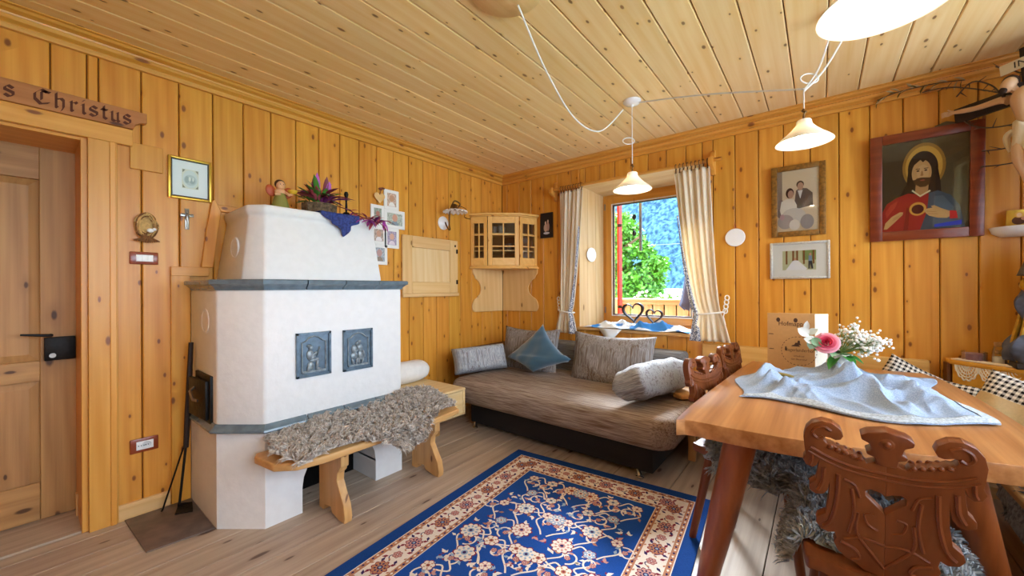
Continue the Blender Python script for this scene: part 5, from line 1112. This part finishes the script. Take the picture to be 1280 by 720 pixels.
# ---- crumpled blue runner
import math as _m
def fold(x, y):
    a = .0; xw = x+.05*math.sin(9*y+1)+.03*math.sin(17*x+5*y); yw = y+.05*math.sin(8*x+2)+.03*math.sin(15*y-7*x)
    for (fx, fy, ph, am) in ((11, 8, .3, .018), (-9, 15, 1.2, .017), (19, -12, 2.2, .011), (5, 24, 4.0, .010), (33, 12, .7, .005), (-23, 28, 2.7, .005), (41, -17, 1.9, .003)):
        a += am*(1-abs(math.sin(fx*xw+fy*yw+ph)))**1.1
    return a
cq = [(2.44, -1.52), (2.46, -.80), (3.12, -.60), (3.15, -1.40)]
def runner(u, v):
    # quadrilateral with lobed edge
    x = (cq[0][0]*(1-u)+cq[3][0]*u)*(1-v)+(cq[1][0]*(1-u)+cq[2][0]*u)*v; y = (cq[0][1]*(1-u)+cq[3][1]*u)*(1-v)+(cq[1][1]*(1-u)+cq[2][1]*u)*v
    x += .05*math.sin(7*v+1.)*(1-abs(2*u-1)*.2); y += .07*math.sin(6.5*u+.8)*(1-v)-.05*math.sin(5*u+.5)*v
    e = min(u, 1-u, v, 1-v); k = min(1, e*7)
    core = math.exp(-((x-2.80)/.30)**2-((y+1.12)/.30)**2)
    return (x, y, TZ+.003+(.7+1.9*core)*fold(x, y)*(.12+.88*k))
clm = NT('blue_linen'); ch = clm.n('TexNoise', Vector=clm.coords((1, 1, 1), False), Scale=260., Detail=1.).outputs[0]
clm.bump(ch, .25, .002)
blin = clm.base(clm.mix(clm.rng(ch, .3, .7), srgb('8ea0bc'), srgb('a9b9d2')), .8, .2)
ro = tag(MB().grid(runner, 130, 130).build('table_runner', blin, smooth=True, solid=.0025), 'crumpled pale blue linen cloth with lace ends on the dining table', 'tablecloth')
lc = plain('pale_lace', 'c9d2dc', .9, .1, noise=.45, nscale=140.)
def lace_edge(u0, u1, v0, v1, nm='lace_end'):
    def f(u, v):
        p = runner(u0+(u1-u0)*u, v0+(v1-v0)*v); return (p[0], p[1], p[2]+.004)
    MB().grid(f, 40, 8).build(nm, lc, ro, smooth=True, solid=.002)
lace_edge(.02, .98, .0, .055); lace_edge(.94, 1., .0, .35)
# ---- vase with flowers
vx, vy = 2.805, -.90; vz = TZ+.005
vs_ = thing('flower_vase', 'white ribbed vase with a pink rose and white sprays on the table', 'vase', (vx, vy, TZ))
def vase(u, v):
    a = 2*PI*u; pr_ = [.030, .036, .040, .041, .038, .034, .036]; i = min(5, int(v*6)); f = v*6-i; r = pr_[i]*(1-f)+pr_[i+1]*f; r *= 1.25*(1+.03*math.sin(14*a+5*v)); return (vx+r*math.cos(a), vy+r*math.sin(a), vz+.012+.12*v)
MB().grid(vase, 56, 14, True).lathe([(0, .0), (.038, .0), (.038, .004)], (vx, vy, vz+.010), 20).build('vase_body', plain('matt_white_ceramic', 'eceaea', .6), vs_, smooth=True, solid=.003)
fr_ = random.Random(12); top = (vx, vy, vz+.13)
stm = MB(); bl = MB()
# sprays of gypsophila toward +x side
for i in range(46):
    a = fr_.uniform(-.7, 1.5); el = fr_.uniform(.25, 1.25); L_ = fr_.uniform(.09, .17); d = Vector((math.cos(a-.0)*math.cos(el)*1.1, math.sin(a)*math.cos(el)*.7, math.sin(el)*.85)); e = Vector(top)+d*L_
    stm.tube([top, Vector(top)+d*L_*.5+Vector((0, 0, .01)), e], .001, 4)
    for k in range(7):
        q = e+Vector((fr_.gauss(0, .017), fr_.gauss(0, .017), fr_.gauss(0, .015))); stm.tube([Vector(top)+d*L_*.7, q], .0006, 3); bl.ell(q, fr_.uniform(.0045, .0072), 7, 5)
stuff(stm.build('stems', plain('stem_green', '6a8a4a', .6), vs_)); stuff(bl.build('white_blossoms', plain('white_blossom', 'f4efe8', .7), vs_, smooth=True))
# rose
rc = Vector((vx-.05, vy-.05, vz+.185)); RR = Vector((-.12, -.85, .5)).to_track_quat('Z', 'Y').to_matrix()
for ring, (n, r_, hgt, op, hx_) in enumerate(((3, .008, .030, .0, 'c81f48'), (4, .015, .031, .12, 'd42c56'), (5, .023, .030, .35, 'dd4a70'), (6, .031, .026, .8, 'e87c98'), (6, .036, .020, 1.3, 'f0a4b4'))):
    for k in range(n):
        a = 2*PI*k/n+ring*.7; m = MB()
        def pet(u, v):
            w = (u-.5)*2*PI/n*1.6; rr_ = r_*(.45+.62*v+op*.30*v*v); th = a+w; q_ = RR @ Vector((rr_*math.cos(th), rr_*math.sin(th), -.014+hgt*v*(1-.4*op*v)*(1-.22*(2*u-1)**2))); return tuple(rc+q_)
        m.grid(pet, 7, 6).build('rose_petal', plain('rose_'+hx_, hx_, .5), vs_, smooth=True, solid=.0012)
for (dx, dy, dz, L_, key) in ((-.03, -.05, -.02, .10, '3f8a35'), (.03, -.05, .0, .10, '2f7a30'), (.06, -.03, .0, .09, '357f3a'), (-.02, -.06, .02, .09, '9cc8a0'), (-.09, -.02, .04, .06, '567a3a'), (-.05, -.04, .05, .07, '6a8a40')):
    m = MB(); leaf(m, (top[0], top[1]-.01, top[2]), (dx, dy, dz), (0, 0, 1), L_, .022, .35); m.build('leaf', plain('leaf_'+key, key, .45), vs_, smooth=True)
eu = catmull([top, (vx-.06, vy-.03, vz+.17), (vx-.10, vy-.045, vz+.20), (vx-.125, vy-.05, vz+.235)], 5)
MB().tube(eu, .0015, 5).build('eucalyptus_stem', plain('stem_green', '6a8a4a', .6), vs_)
for (j, d3, L_, wd_, key) in ((8, (-1, -.3, .2), .05, .020, 'eef4ee'), (9, (-.4, -.3, -1), .05, .021, '9cc0a4'), (10, (.7, -.4, -.7), .05, .020, '8ab898'), (12, (-1, -.3, .7), .055, .022, 'f2f6f0'), (13, (.8, -.3, .5), .045, .015, 'e8f0e4'), (15, (.1, -.3, 1), .05, .012, 'f2f6f0'), (6, (-.6, -.5, -.8), .045, .017, '5a8a48'), (5, (.4, -.5, -.8), .04, .016, '4f7a3c')):
    m = MB(); leaf(m, eu[min(j, len(eu)-1)], d3, (0, -1, .2), L_, wd_, .1); m.build('eucalyptus_leaf', plain('leaf_'+key, key, .5), vs_, smooth=True)
for (dx, dz) in ((-.075, .205), (-.085, .19), (-.065, .215)): MB().ell((vx+dx, vy-.02, vz+dz), (.012, .01, .012), 8, 6).build('bud', plain('blush_bud', 'e8b0bc', .6), vs_, smooth=True)
# ---- folder
bk = thing('welcome_folder', 'brown kraft farm guest folder with printed title standing on the table', 'folder', (2.62, -.75, TZ))
kraft = plain('kraft_cardboard', 'c6935a', .6, noise=.06, nscale=60.)
bx0, bx1, by, bz0, bz1 = 2.508, 2.712, -.76, TZ+.004, 1.01
B('cover', kraft, bk, bx0, bx1, by-.004, by, bz0, bz1, bevel=.001); 
MB().obox(((bx1+2.763)/2, by+.02, (bz0+bz1)/2), (.068, .004, bz1-bz0), Rz(.68)).build('side_flap', plain('cream_card', 'efe2cc', .6), bk)
B('cover', kraft, bk, bx0+.045, bx1+.05, by+.045, by+.049, bz0, bz1, bevel=.001)
for i, hx_ in enumerate(('f2f0ee', 'd85a30', 'e8e8f0', '6a80c0')): B('leaflet', plain('leaflet%d' % i, hx_, .6), bk, bx0+.06, bx1+.012+.006*i, by+.006+.007*i, by+.008+.007*i, bz0, bz1-.03-.05*(i % 3), bevel=0)
ink = plain('brown_ink', '4a2c1a', .7); yq = by-.0048
def put(txt, size, xc, z, wx=1.): 
    tm = text_mb(txt, size); tm.v = [(xc+p[0]*wx, yq, z+p[1]) for p in tm.v]; tm.build('print', ink, bk)
put('Hofmappe', .034, 2.618, .945, .85); put('Bagerlanderhof', .024, 2.648, .812, .82); put('Urlaub auf', .012, 2.645, .785, .9); put('dem Bauernhof', .012, 2.645, .768, .9)
m = MB()
for i in range(30):
    a = 2*PI*i/30; b = a+.12; R0, R1 = .073, .0755; m.add([(2.645+R0*math.cos(a), yq, .815+R0*math.sin(a)), (2.645+R1*math.cos(a), yq, .815+R1*math.sin(a)), (2.645+R1*math.cos(b), yq, .815+R1*math.sin(b)), (2.645+R0*math.cos(b), yq, .815+R0*math.sin(b))], [(0, 1, 2, 3)])
for (xx, zz, ww, hh) in ((2.64, .852, .03, .012), (2.632, .842, .04, .008), (2.645, .864, .012, .012), (2.59, .825, .010, .020), (2.525, .898, .026, .004), (2.527, .818, .026, .004)): m.add([(xx-ww/2, yq, zz-hh/2), (xx+ww/2, yq, zz-hh/2), (xx+ww*.3, yq, zz+hh/2), (xx-ww*.3, yq, zz+hh/2)], [(0, 1, 2, 3)])
for (xx, zz) in ((2.557, .975), (2.632, .975)): m.add([(xx+p_, yq, zz+q_) for p_, q_ in circ(0, 0, .009, .012, 10)], [tuple(range(10))])
m.build('ornament_print', ink, bk)
# small leaf on the cloth
tag(MB().ell((2.60, -1.15, TZ+.055), (.05, .012, .008), 12, 8, Rz(-.5)).build('wooden_clip', plain('olive_wood', '9a8a50', .6), smooth=True), 'small olive coloured wooden clip lying on the blue linen cloth', 'clip')
# ================================================================== carved chairs
half = [(0, .738), (.022, .738), (.034, .732), (.040, .742), (.050, .742), (.058, .748), (.068, .747), (.076, .755), (.088, .756), (.096, .762), (.108, .764), (.115, .772), (.112, .781), (.102, .781), (.092, .777), (.082, .780), (.077, .790), (.082, .806), (.098, .819), (.118, .822), (.138, .812), (.150, .795), (.155, .772), (.153, .745), (.150, .725), (.156, .712), (.150, .697), (.137, .693), (.128, .700), (.124, .715), (.126, .69), (.130, .66), (.143, .645), (.143, .630), (.130, .622), (.115, .626), (.106, .640), (.103, .660), (.104, .62), (.110, .575), (.127, .560), (.130, .545), (.121, .530), (.105, .524), (.092, .530), (.089, .515), (.094, .502), (.086, .482), (.070, .468), (.052, .462), (.036, .448), (0, .445), (0, .610), (.020, .632), (.035, .648), (.036, .660), (.026, .668), (.010, .664), (0, .657)]
fin = [(0, .735), (.018, .735), (.020, .752), (.034, .757), (.036, .764), (.026, .770), (.030, .785), (.044, .792), (.046, .803), (.034, .812), (.012, .818), (0, .820)]
def make_chair():
    c = thing('carved_chair', '', 'chair', (0, 0, 0))
    tl = Matrix.Translation((0, -.0, .44)) @ Matrix.Rotation(.15, 4, 'X') @ Matrix.Translation((0, 0, -.44))
    bkm = MB()
    for sx_ in (1, -1): bkm.prism([(sx_*a, b) for a, b in half], 'xz', -.014, .014)
    bkm.xf(tl); bo = bkm.build('backrest', CHAIRW('Z'), c, bevel=.0035, seg=2)
    fm = MB(); fm.prism(fin+[(-a, b) for a, b in reversed(fin)], 'xz', -.018, .018); fm.xf(tl); fm.build('finial', CHAIRW('Z'), c, bevel=.003)
    # carved relief lines both faces
    cv = MB()
    for sy_ in (-1, 1):
        y_ = sy_*.014
        for sx_ in (1, -1):
            for pts, r_ in (([(0, .715), (.05, .716), (.10, .728), (.14, .748)], .004), ([(0, .700), (.05, .702), (.10, .714), (.145, .736)], .003), ([(.10, .80), (.115, .808), (.13, .80), (.135, .785), (.125, .775), (.115, .782)], .004),
                            ([(.137, .73), (.138, .71), (.142, .70)], .004), ([(.113, .70), (.116, .66), (.126, .635)], .005), ([(.085, .69), (.088, .62), (.10, .56), (.115, .54)], .005), ([(.06, .66), (.055, .60), (.065, .54)], .004), ([(.0, .47), (.022, .50), (.05, .545), (.048, .60)], .004), ([(.012, .565), (.03, .575), (.036, .60), (.02, .605)], .003),
                            ([(.08, .51), (.055, .50), (.045, .48), (.06, .47)], .0045), ([(.0, .53), (.04, .535), (.075, .52)], .0035), ([(.045, .64), (.055, .67), (.075, .68)], .003)):
                cv.tube([tuple(q) for q in catmull([(sx_*a, y_, b) for a, b in pts], 4)], r_, 6)
            for k in range(5): cv.ell((sx_*(.045+.014*k), y_, .741+.004*k), (.006, .005, .006), 8, 6)
        cv.ell((0, y_, .79), (.02, .006, .02), 10, 7); cv.ell((0, y_*1.2, .79), (.009, .007, .009), 10, 7)
    cv.xf(tl); cv.build('carving', CHAIRW('Z'), bo, smooth=True)
    so = catmull([(-.155, .015, 0), (-.165, .36, 0), (-.145, .395, 0), (0, .405, 0), (.145, .395, 0), (.165, .36, 0), (.155, .015, 0), (.12, -.02, 0), (0, -.03, 0), (-.12, -.02, 0)], 4, True)
    MB().prism([(q.x, q.y) for q in so], 'xy', .408, .442).build('seat', CHAIRW('Y'), c, bevel=.006, seg=2)
    for sx_ in (-1, 1):
        for (yy, yb) in ((.04, -.03), (.33, .40)): MB().tube([(sx_*.10, yy, .41), (sx_*.14, yb, .002)], [.021, .015], 10).build('leg', CHAIRW('Z'), c, smooth=True)
    MB().box(-.13, .13, .02, .06, .385, .408).build('batten', CHAIRW('X'), c, bevel=.003)
    return c
ch0 = make_chair(); ch0.location = (2.852, -1.965, 0); ch0.rotation_euler = (0, 0, .03)
ch0['label'] = 'dark carved wooden chair with heart cutout pulled up to the near table end'; ch0['group'] = 'carved chairs round the table'
dup(ch0, (2.335, -1.24, 0), -1.84, 'carved chair with scroll back tucked under the table beside the sofa bolster')
dup(ch0, (2.365, -.73, 0), -1.72, 'carved chair with scroll back standing nearest the window bench')
def chairskin(ox, oy, rz, sx_=.36, sy_=.40, z=.452, droopl=.10, droopr=.06):
    R_ = Rz(rz)
    def f(u, v):
        x = (u-.5)*sx_*1.25; y = .03+v*sy_; dz = .006*math.sin(12*u+5*v); lim = .16
        if abs(x) > lim: dz -= (abs(x)-lim)*1.4; x = math.copysign(lim+(abs(x)-lim)*.45, x)
        p = R_ @ Vector((x, y, 0)); return (ox+p.x, oy+p.y, z+dz)
    return f
def outE(u, v): return (abs(2*u-1))**3+(abs(2*v-1))**4 < 1.0
bluewool = wool_mat('blue_grey_wool', '7d8288', 'b4b9bf', '98a0a8')
sheepskin('shaggy grey sheepskin on the carved chair at the near table end', chairskin(2.858, -1.965, .03, .42, .40), bluewool, 3, n=9000, L=.045, w=.0026, outline=outE)
sheepskin('shaggy grey sheepskin on the carved chair tucked beside the sofa bolster', chairskin(2.335, -1.24, -1.84), bluewool, 4, n=7000, L=.045, w=.0026, outline=outE)
sheepskin('shaggy grey sheepskin on the carved chair nearest the window bench', chairskin(2.365, -.73, -1.72), bluewool, 5, n=4000, L=.045, w=.0028, outline=outE)
def benchskin(u, v):
    y = -1.75+1.0*u; x = 3.22+.45*v; dz = .008*math.sin(9*u)
    if v < .2: dz -= (.2-v)*.75; x += (.2-v)*.25
    return (x, y, .432+dz)
sheepskin('shaggy grey sheepskin spread over the right arm of the corner bench', benchskin, bluewool, 6, n=9000, L=.05, w=.003, outline=outE)
# ---- checked cushions
def gingham(name, s=46.):
    t = NT(name); tc = t.coords((s, s, s), False); sp = t.n('SeparateXYZ', Vector=tc); f = lambda o: t.math('GREATER_THAN', t.math('FRACT', o), .5)
    a, b = f(sp.outputs[0]), f(sp.outputs[2]); return t.base(t.mix(t.math('MULTIPLY', t.math('ADD', a, b), .5), srgb('efe6da'), srgb('1c1618')), .85, .1)
ging = gingham('black_white_gingham'); sand = plain('sand_linen', 'd8bf94', .9, .1, noise=.08, nscale=120.)
def cushion2(label, loc, rot, w=.40, h=.40):
    o = pillow('checked_cushion', label, [ging, sand], w, h, .13, loc, rot, .06)
    for p_ in o.data.polygons:
        zc = sum(o.data.vertices[v].co.z for v in p_.vertices)/len(p_.vertices); p_.material_index = 0 if zc > .03 else 1
    return o
cushion2('black gingham and sand linen cushion leaning against the corner shelf box', (3.45, -.56, .575), (-.42, .30, -.62), .38, .29)
pillow('checked_cushion', 'black and white gingham cushion lying beside the linen cushion', ging, .40, .24, .12, (3.36, -.36, .535), (-.5, .1, -.35), .06)
pillow('checked_cushion', 'black and white gingham cushion standing behind the far table edge', ging, .24, .24, .10, (3.10, -.20, .605), (-.25, .55, .1), .06)
# ================================================================== pendant lamps
milk = NT('milk_glass'); d_ = milk.n('BsdfDiffuse', Color=(.9, .88, .84, 1)).outputs[0]; tl_ = milk.n('BsdfTranslucent', Color=(.95, .88, .78, 1)).outputs[0]; gg = milk.n('BsdfGlossy', Color=(1, 1, 1, 1), Roughness=.15).outputs[0]
mx1 = milk.n('MixShader', i0=.16, i1=d_, i2=tl_).outputs[0]; milk.put(milk.o.inputs['Surface'], milk.n('MixShader', i0=.05, i1=mx1, i2=gg).outputs[0]); MILK = milk.m
bulbm = NT('warm_bulb'); em = bulbm.n('Emission', Color=(1, .80, .52, 1), Strength=48.).outputs[0]; bulbm.put(bulbm.o.inputs['Surface'], em); BULB = bulbm.m
cordm = plain('twisted_cord', 'e6e2dc', .7)
SH = [(.030, .118), (.034, .112), (.036, .098), (.040, .088), (.058, .066), (.085, .040), (.112, .018), (.128, .002), (.131, -.004), (.127, -.003), (.110, .012), (.083, .033), (.055, .060), (.036, .084), (.030, .10)]
def pendant(label, x, y, zr, top_pts, s=1.):
    t = thing('pendant_lamp', label, 'lamp', (x, y, zr), 'pendant lamps over the room')
    MB().lathe([(a*s, b*s) for a, b in SH], (x, y, zr), 40).build('shade', MILK, t, smooth=True)
    MB().lathe([(.0, .125*s), (.012*s, .125*s), (.016*s, .10*s), (.016*s, .062*s), (0, .060*s)], (x, y, zr), 16).build('bulb_holder', porc, t, smooth=True)
    MB().ell((x, y, zr+.032*s), (.030*s, .030*s, .033*s), 16, 10).build('bulb', BULB, t, smooth=True)
    MB().tube([(x, y, zr+.12*s), (x, y, zr+.15*s), (x+.006, y, zr+.16*s), (x-.004, y, zr+.17*s), (x, y, zr+.18*s)], [.006, .004, .007, .007, .004], 8).build('hook', brass, t, smooth=True)
    if top_pts: MB().tube(catmull([(x, y, zr+.175*s)]+top_pts, 6), .0028, 6).build('cord', cordm, t, smooth=True)
    return t
def loop(c, r, ax, n=22): return [(c[0]+r*math.cos(q)*ax[0], c[1]+r*math.cos(q)*ax[1], c[2]+r*.55*math.sin(q)) for q in [2*PI*k/n for k in range(n)]]
lx = Vector((.783, .622, 0))
p1_ = pendant('white glass pendant lamp hanging in front of the window', 1.783, -.819, 1.785, [(1.783, -.819, 2.05), (1.783, -.819, 2.33)], .93)
MB().tube(loop((1.765, -.833, 2.10), .038, lx), .003, 6, closed=True).build('cord_loop', cordm, p1_, smooth=True)
p2_ = pendant('white glass pendant lamp above the wedding portrait side of the table', 2.68, -1.112, 1.795, [(2.68, -1.112, 2.02)], .82)
MB().tube(loop((2.70, -1.10, 2.075), .040, lx), .003, 6, closed=True).build('cord_loop', cordm, p2_, smooth=True)
p3_ = pendant('white glass pendant lamp hanging over the near table end', 2.85, -2.085, 1.775, [(2.85, -2.085, 2.10), (2.82, -2.0, 2.30)], .93)
pendant('white glass pendant lamp added out of view near the old door for fill light', 1.15, -3.72, 1.85, [(1.15, -3.72, 2.1), (1.15, -3.72, 2.33)])  # added lamp behind the camera, warm fill for the door side
def rose(label, x, y):
    t = thing('ceiling_rose', label, 'ceiling rose', (x, y, CZ))
    MB().lathe([(0, -.028), (.020, -.028), (.045, -.020), (.056, -.008), (.056, 0), (0, 0)], (x, y, CZ-.0005), 24).build('cover', porc, t, smooth=True)
    MB().ell((x, y, CZ-.03), .012, 10, 8).build('cord_grip', porc, t, smooth=True); return t
rose('white ceiling rose above the lamp by the window', 1.783, -.819)
rose('white ceiling rose of the added fill lamp near the old door', 1.15, -3.72)
rose('white ceiling rose behind the lamp over the near table end', 2.80, -1.05)
def cable(label, pts): return tag(MB().tube(catmull(pts, 8), .0042, 6).build('lamp_cable', cordm, smooth=True), label, 'cable')
cable('slack twisted grey cable sagging from the wooden ceiling disc to the rose', [(1.752, -1.99, 2.33), (1.70, -1.70, 2.20), (1.66, -1.35, 2.10), (1.67, -1.05, 2.12), (1.74, -.86, 2.30)])
cable('straight twisted white cable running from the window lamp rose towards the table lamp', [(1.83, -.82, 2.335), (2.25, -.96, 2.20), (2.68, -1.112, 2.03)])
cable('twisted white cable from the ceiling rose down to the table lamp', [(2.79, -1.06, 2.33), (2.735, -1.09, 2.12), (2.68, -1.112, 2.025)])
cable('second twisted cable strand from the ceiling rose with a bend to the table lamp', [(2.83, -1.03, 2.33), (2.82, -1.06, 2.24), (2.75, -1.09, 2.10), (2.68, -1.112, 2.02)])
cable('short twisted cable from the ceiling rose to the lamp over the near table end', [(2.82, -1.08, 2.33), (2.83, -1.5, 2.25), (2.82, -2.0, 2.30)])
tag(MB().lathe([(0, 0), (.14, 0), (.148, .006), (.148, .02), (0, .02)], (1.745, -2.06, CZ-.0205), 32).build('ceiling_disc', PALEW('Y'), smooth=True), 'round pale wooden disc fixed to the board ceiling', 'ceiling disc')
# ================================================================== rug
RG = math.radians(5.1); RO = Vector((1.052, -1.092, 0)); RW, RL = 1.222, 1.95
rm = Matrix.Translation(RO) @ Matrix.Rotation(RG, 4, 'Z')
rg = thing('oriental_rug', 'royal blue oriental rug with cream flowers and rose border', 'rug', (1.6, -2.0, 0))
def rugm(name, hx_, n=.14): return plain(name, hx_, .95, .05, noise=n, nscale=220., bump=.3)
navy = rugm('rug_navy', '20478c'); blue = rugm('rug_royal_blue', '2450a0'); cream_ = rugm('rug_cream', 'f0e3d6', .12); rust = rugm('rug_rust', 'bf8464'); redm = rugm('rug_red', '8a3040'); plum = rugm('rug_plum', '3c2a5c'); sky_ = rugm('rug_pale_blue', '9fb4cc'); pinkm = rugm('rug_rose', 'd29a90')
def Rb(name, m, x0, x1, y0, y1, z0, z1, par=rg):
    b = MB(); nx, ny = max(1, int((x1-x0)/.15)), max(1, int((y1-y0)/.15)); b.box(x0, x1, y0, y1, z0, z1); b.xf(rm); return b.build(name, m, par)
Rb('rug_base', navy, 0, RW, -RL, 0, .0008, .0070)
def ringband(name, m, a, b, z):
    o = MB(); o.box(a, RW-a, -b, -a, .006, z); o.box(a, RW-a, -RL+a, -RL+b, .006, z); o.box(a, b, -RL+b, -b, .006, z); o.box(RW-b, RW-a, -RL+b, -b, .006, z); o.xf(rm); return o.build(name, m, rg)
ringband('guard_stripe', rust, .066, .094, .0074); ringband('edge_line', cream_, .066, .070, .0077); ringband('main_border', cream_, .094, .205, .0076); ringband('guard_stripe', rust, .205, .232, .0074); ringband('edge_line', cream_, .228, .232, .0077)
Rb('field', blue, .232, RW-.232, -RL+.232, -.232, .006, .0073)
ZP = .0079
class Flat:
    def __init__(s): s.m = {}
    def poly(s, key, pts, z): s.m.setdefault(key, MB()).add([(p[0], p[1], z) for p in pts], [tuple(range(len(pts)))])
    def done(s, nm):
        for k, mb in s.m.items(): mb.xf(rm); stuff(mb.build(nm, k, rg))
FL = Flat(); zz = [0]
def Z_(l): zz[0] += 1; return ZP+.00016*l+(zz[0] % 7)*.000008
def flower(x, y, r, n, ca, cb_, cc_, rot=0.):
    pts = []
    for i in range(n*4):
        a = rot+2*PI*i/(n*4); k = .82+.22*abs(math.cos(n*(a-rot)/2)); pts.append((x+r*k*1.10*math.cos(a), y+r*k*1.10*math.sin(a)))
    FL.poly(redm, pts, Z_(1)); FL.poly(ca, [(x+(p-x)*.88, y+(q-y)*.88) for p, q in pts], Z_(2))
    for i in range(n):
        a = rot+2*PI*(i+.5)/n; FL.poly(cb_, [(x+r*.40*math.cos(a), y+r*.40*math.sin(a)), (x+r*.62*math.cos(a+.22), y+r*.62*math.sin(a+.22)), (x+r*.78*math.cos(a), y+r*.78*math.sin(a)), (x+r*.62*math.cos(a-.22), y+r*.62*math.sin(a-.22))], Z_(3))
    FL.poly(cb_, [(x+r*.34*math.cos(q), y+r*.34*math.sin(q)) for q in [2*PI*k/10 for k in range(10)]], Z_(3)); FL.poly(cc_, [(x+r*.18*math.cos(q), y+r*.18*math.sin(q)) for q in [2*PI*k/8 for k in range(8)]], Z_(4))
def petal(key, x, y, a, L_, w, l=1): FL.poly(key, [(x, y), (x+L_*.4*math.cos(a)-w*math.sin(a), y+L_*.4*math.sin(a)+w*math.cos(a)), (x+L_*math.cos(a), y+L_*math.sin(a)), (x+L_*.4*math.cos(a)+w*math.sin(a), y+L_*.4*math.sin(a)-w*math.cos(a))], Z_(l))
def line(key, pts, w, l=0):
    c = catmull([(p[0], p[1], 0) for p in pts], 5)
    for a, b in zip(c[:-1], c[1:]):
        d = b-a
        if d.length < 1e-6: continue
        n = Vector((-d.y, d.x, 0)).normalized()*w; e = d.normalized()*w*.5; FL.poly(key, [tuple(a-n-e), tuple(b-n+e), tuple(b+n+e), tuple(a+n-e)], Z_(l))
def spiral(x, y, a0, r0, turns, sg):
    pts = []
    for k in range(13):
        t_ = k/12; r = r0*(1-.82*t_); a = a0+sg*2*PI*turns*t_; pts.append((x+r*math.cos(a), y+r*math.sin(a)))
    line(cream_, pts, .0040); return pts
q = random.Random(17)
FX0, FX1, FY0, FY1 = .245, RW-.245, -RL+.245, -.245; mx_ = RW/2
nodes = []
rows_ = 10; dyr = (FY1-FY0)/rows_
for r_ in range(rows_):
    yy = FY1-dyr*(r_+.5)
    for c_ in range(3):
        xx = .055+.125*c_+(.05 if r_ % 2 else 0)
        if xx < mx_-FX0-.03: nodes.append((xx, yy+q.uniform(-.015, .015), r_, c_))
    if r_ % 2 == 0: nodes.append((0, yy, r_, -1))
for (xx, yy, r_, c_) in nodes:
    big = (r_+c_) % 3 == 0 or c_ == -1; rad = q.uniform(.042, .052) if big else q.uniform(.026, .034); n = q.choice([8, 9, 10]) if big else 6
    cols = q.choice([(cream_, rust, redm), (cream_, sky_, plum), (cream_, pinkm, plum), (sky_, cream_, redm)]); rot = q.uniform(0, 1)
    for s in ((1, -1) if xx > 0 else (1,)):
        X_ = mx_+s*xx; flower(X_, yy, rad, n, *cols, rot if s > 0 else PI-rot)
        if c_ >= 0:
            a0 = q.uniform(0, 6.28) if s == 1 else a0m; sg = 1 if s == 1 else -1
            if s == 1: a0k = a0; a0m = PI-a0
            hx2, hy2 = X_+s*.055*math.cos(r_*2.1+c_), yy-.05; pts = spiral(hx2, hy2, a0, .045, .95, s*(1 if (r_+c_) % 2 else -1))
            for k in (2, 5, 8): petal(q.choice([cream_, pinkm, cream_]), pts[k][0], pts[k][1], a0+k*s*.9, .028, .0075, 1)
            flower(pts[-1][0], pts[-1][1], .013, 5, pinkm, redm, cream_)
            line(cream_, [(X_, yy), (X_+s*.03, yy-dyr*.4), (X_-s*.02, yy-dyr*.8), (X_+s*.04*(1 if r_ % 2 else -1), yy-dyr)], .0040)
            for k in range(3): petal(q.choice([cream_, rust, sky_]), X_+s*q.uniform(-.05, .05), yy-q.uniform(.03, .08), q.uniform(0, 6.28), .030, .008, 1)
        if c_ > 0: line(cream_, [(X_, yy), (X_-s*.05, yy+.03), (X_-s*.09, yy-.02), (X_-s*.125, yy)], .0040)
for i in range(80):
    xx = q.uniform(.02, mx_-FX0-.02); yy = q.uniform(FY0+.02, FY1-.02); a = q.uniform(0, 6.28); k_ = q.choice([cream_, cream_, pinkm, sky_])
    for s in (1, -1):
        petal(k_, mx_+s*xx, yy, a if s > 0 else PI-a, .034, .009, 0); petal(redm, mx_+s*xx, yy, (a if s > 0 else PI-a)+1.2, .018, .005, 0); petal(k_, mx_+s*xx, yy, (a if s > 0 else PI-a)-1.1, .022, .007, 0)
# border flowers
def border_run(n, f, horiz):
    for i in range(n):
        t_ = (i+.5)/n; x, y = f(t_); big = i % 2 == 0
        flower(x, y, .036 if big else .020, 9 if big else 6, rust if i % 4 == 0 else pinkm, plum if big else redm, sky_ if big else cream_)
        for k in range(4):
            a = PI/2*k+PI/4; d = .046; petal(plum if k % 2 else redm, x+d*.8*math.cos(a), y+d*.8*math.sin(a), a+q.uniform(-.6, .6), .030, .0075, 1); petal(rust, x+d*1.2*math.cos(a+.5)*.9, y+d*math.sin(a+.5)*.8, a+2, .018, .005, 1)
        t2 = (i+1)/n; x2, y2 = f(t2); line(plum, [(x, y), ((x+x2)/2+(0 if horiz else .022*(-1)**i), (y+y2)/2+(.022*(-1)**i if horiz else 0)), (x2, y2)], .0022)
nb = 18
border_run(11, lambda t_: (.15+(RW-.30)*t_, -.1495), True); border_run(11, lambda t_: (.15+(RW-.30)*t_, -RL+.1495), True)
border_run(nb, lambda t_: (.1495, -.15-(RL-.30)*t_), False); border_run(nb, lambda t_: (RW-.1495, -.15-(RL-.30)*t_), False)
for off in (.081, .2175):
    for i in range(46):
        t_ = (i+.5)/46; x = off+(RW-2*off)*t_
        for y in (-off, -RL+off): petal(plum if i % 2 else cream_, x-.007, y, 0, .016, .006, 1)
    for i in range(74):
        t_ = (i+.5)/74; y = -off-(RL-2*off)*t_
        for x in (off, RW-off): petal(plum if i % 2 else cream_, x, y+.007, -PI/2, .016, .006, 1)
FL.done('woven_pattern')
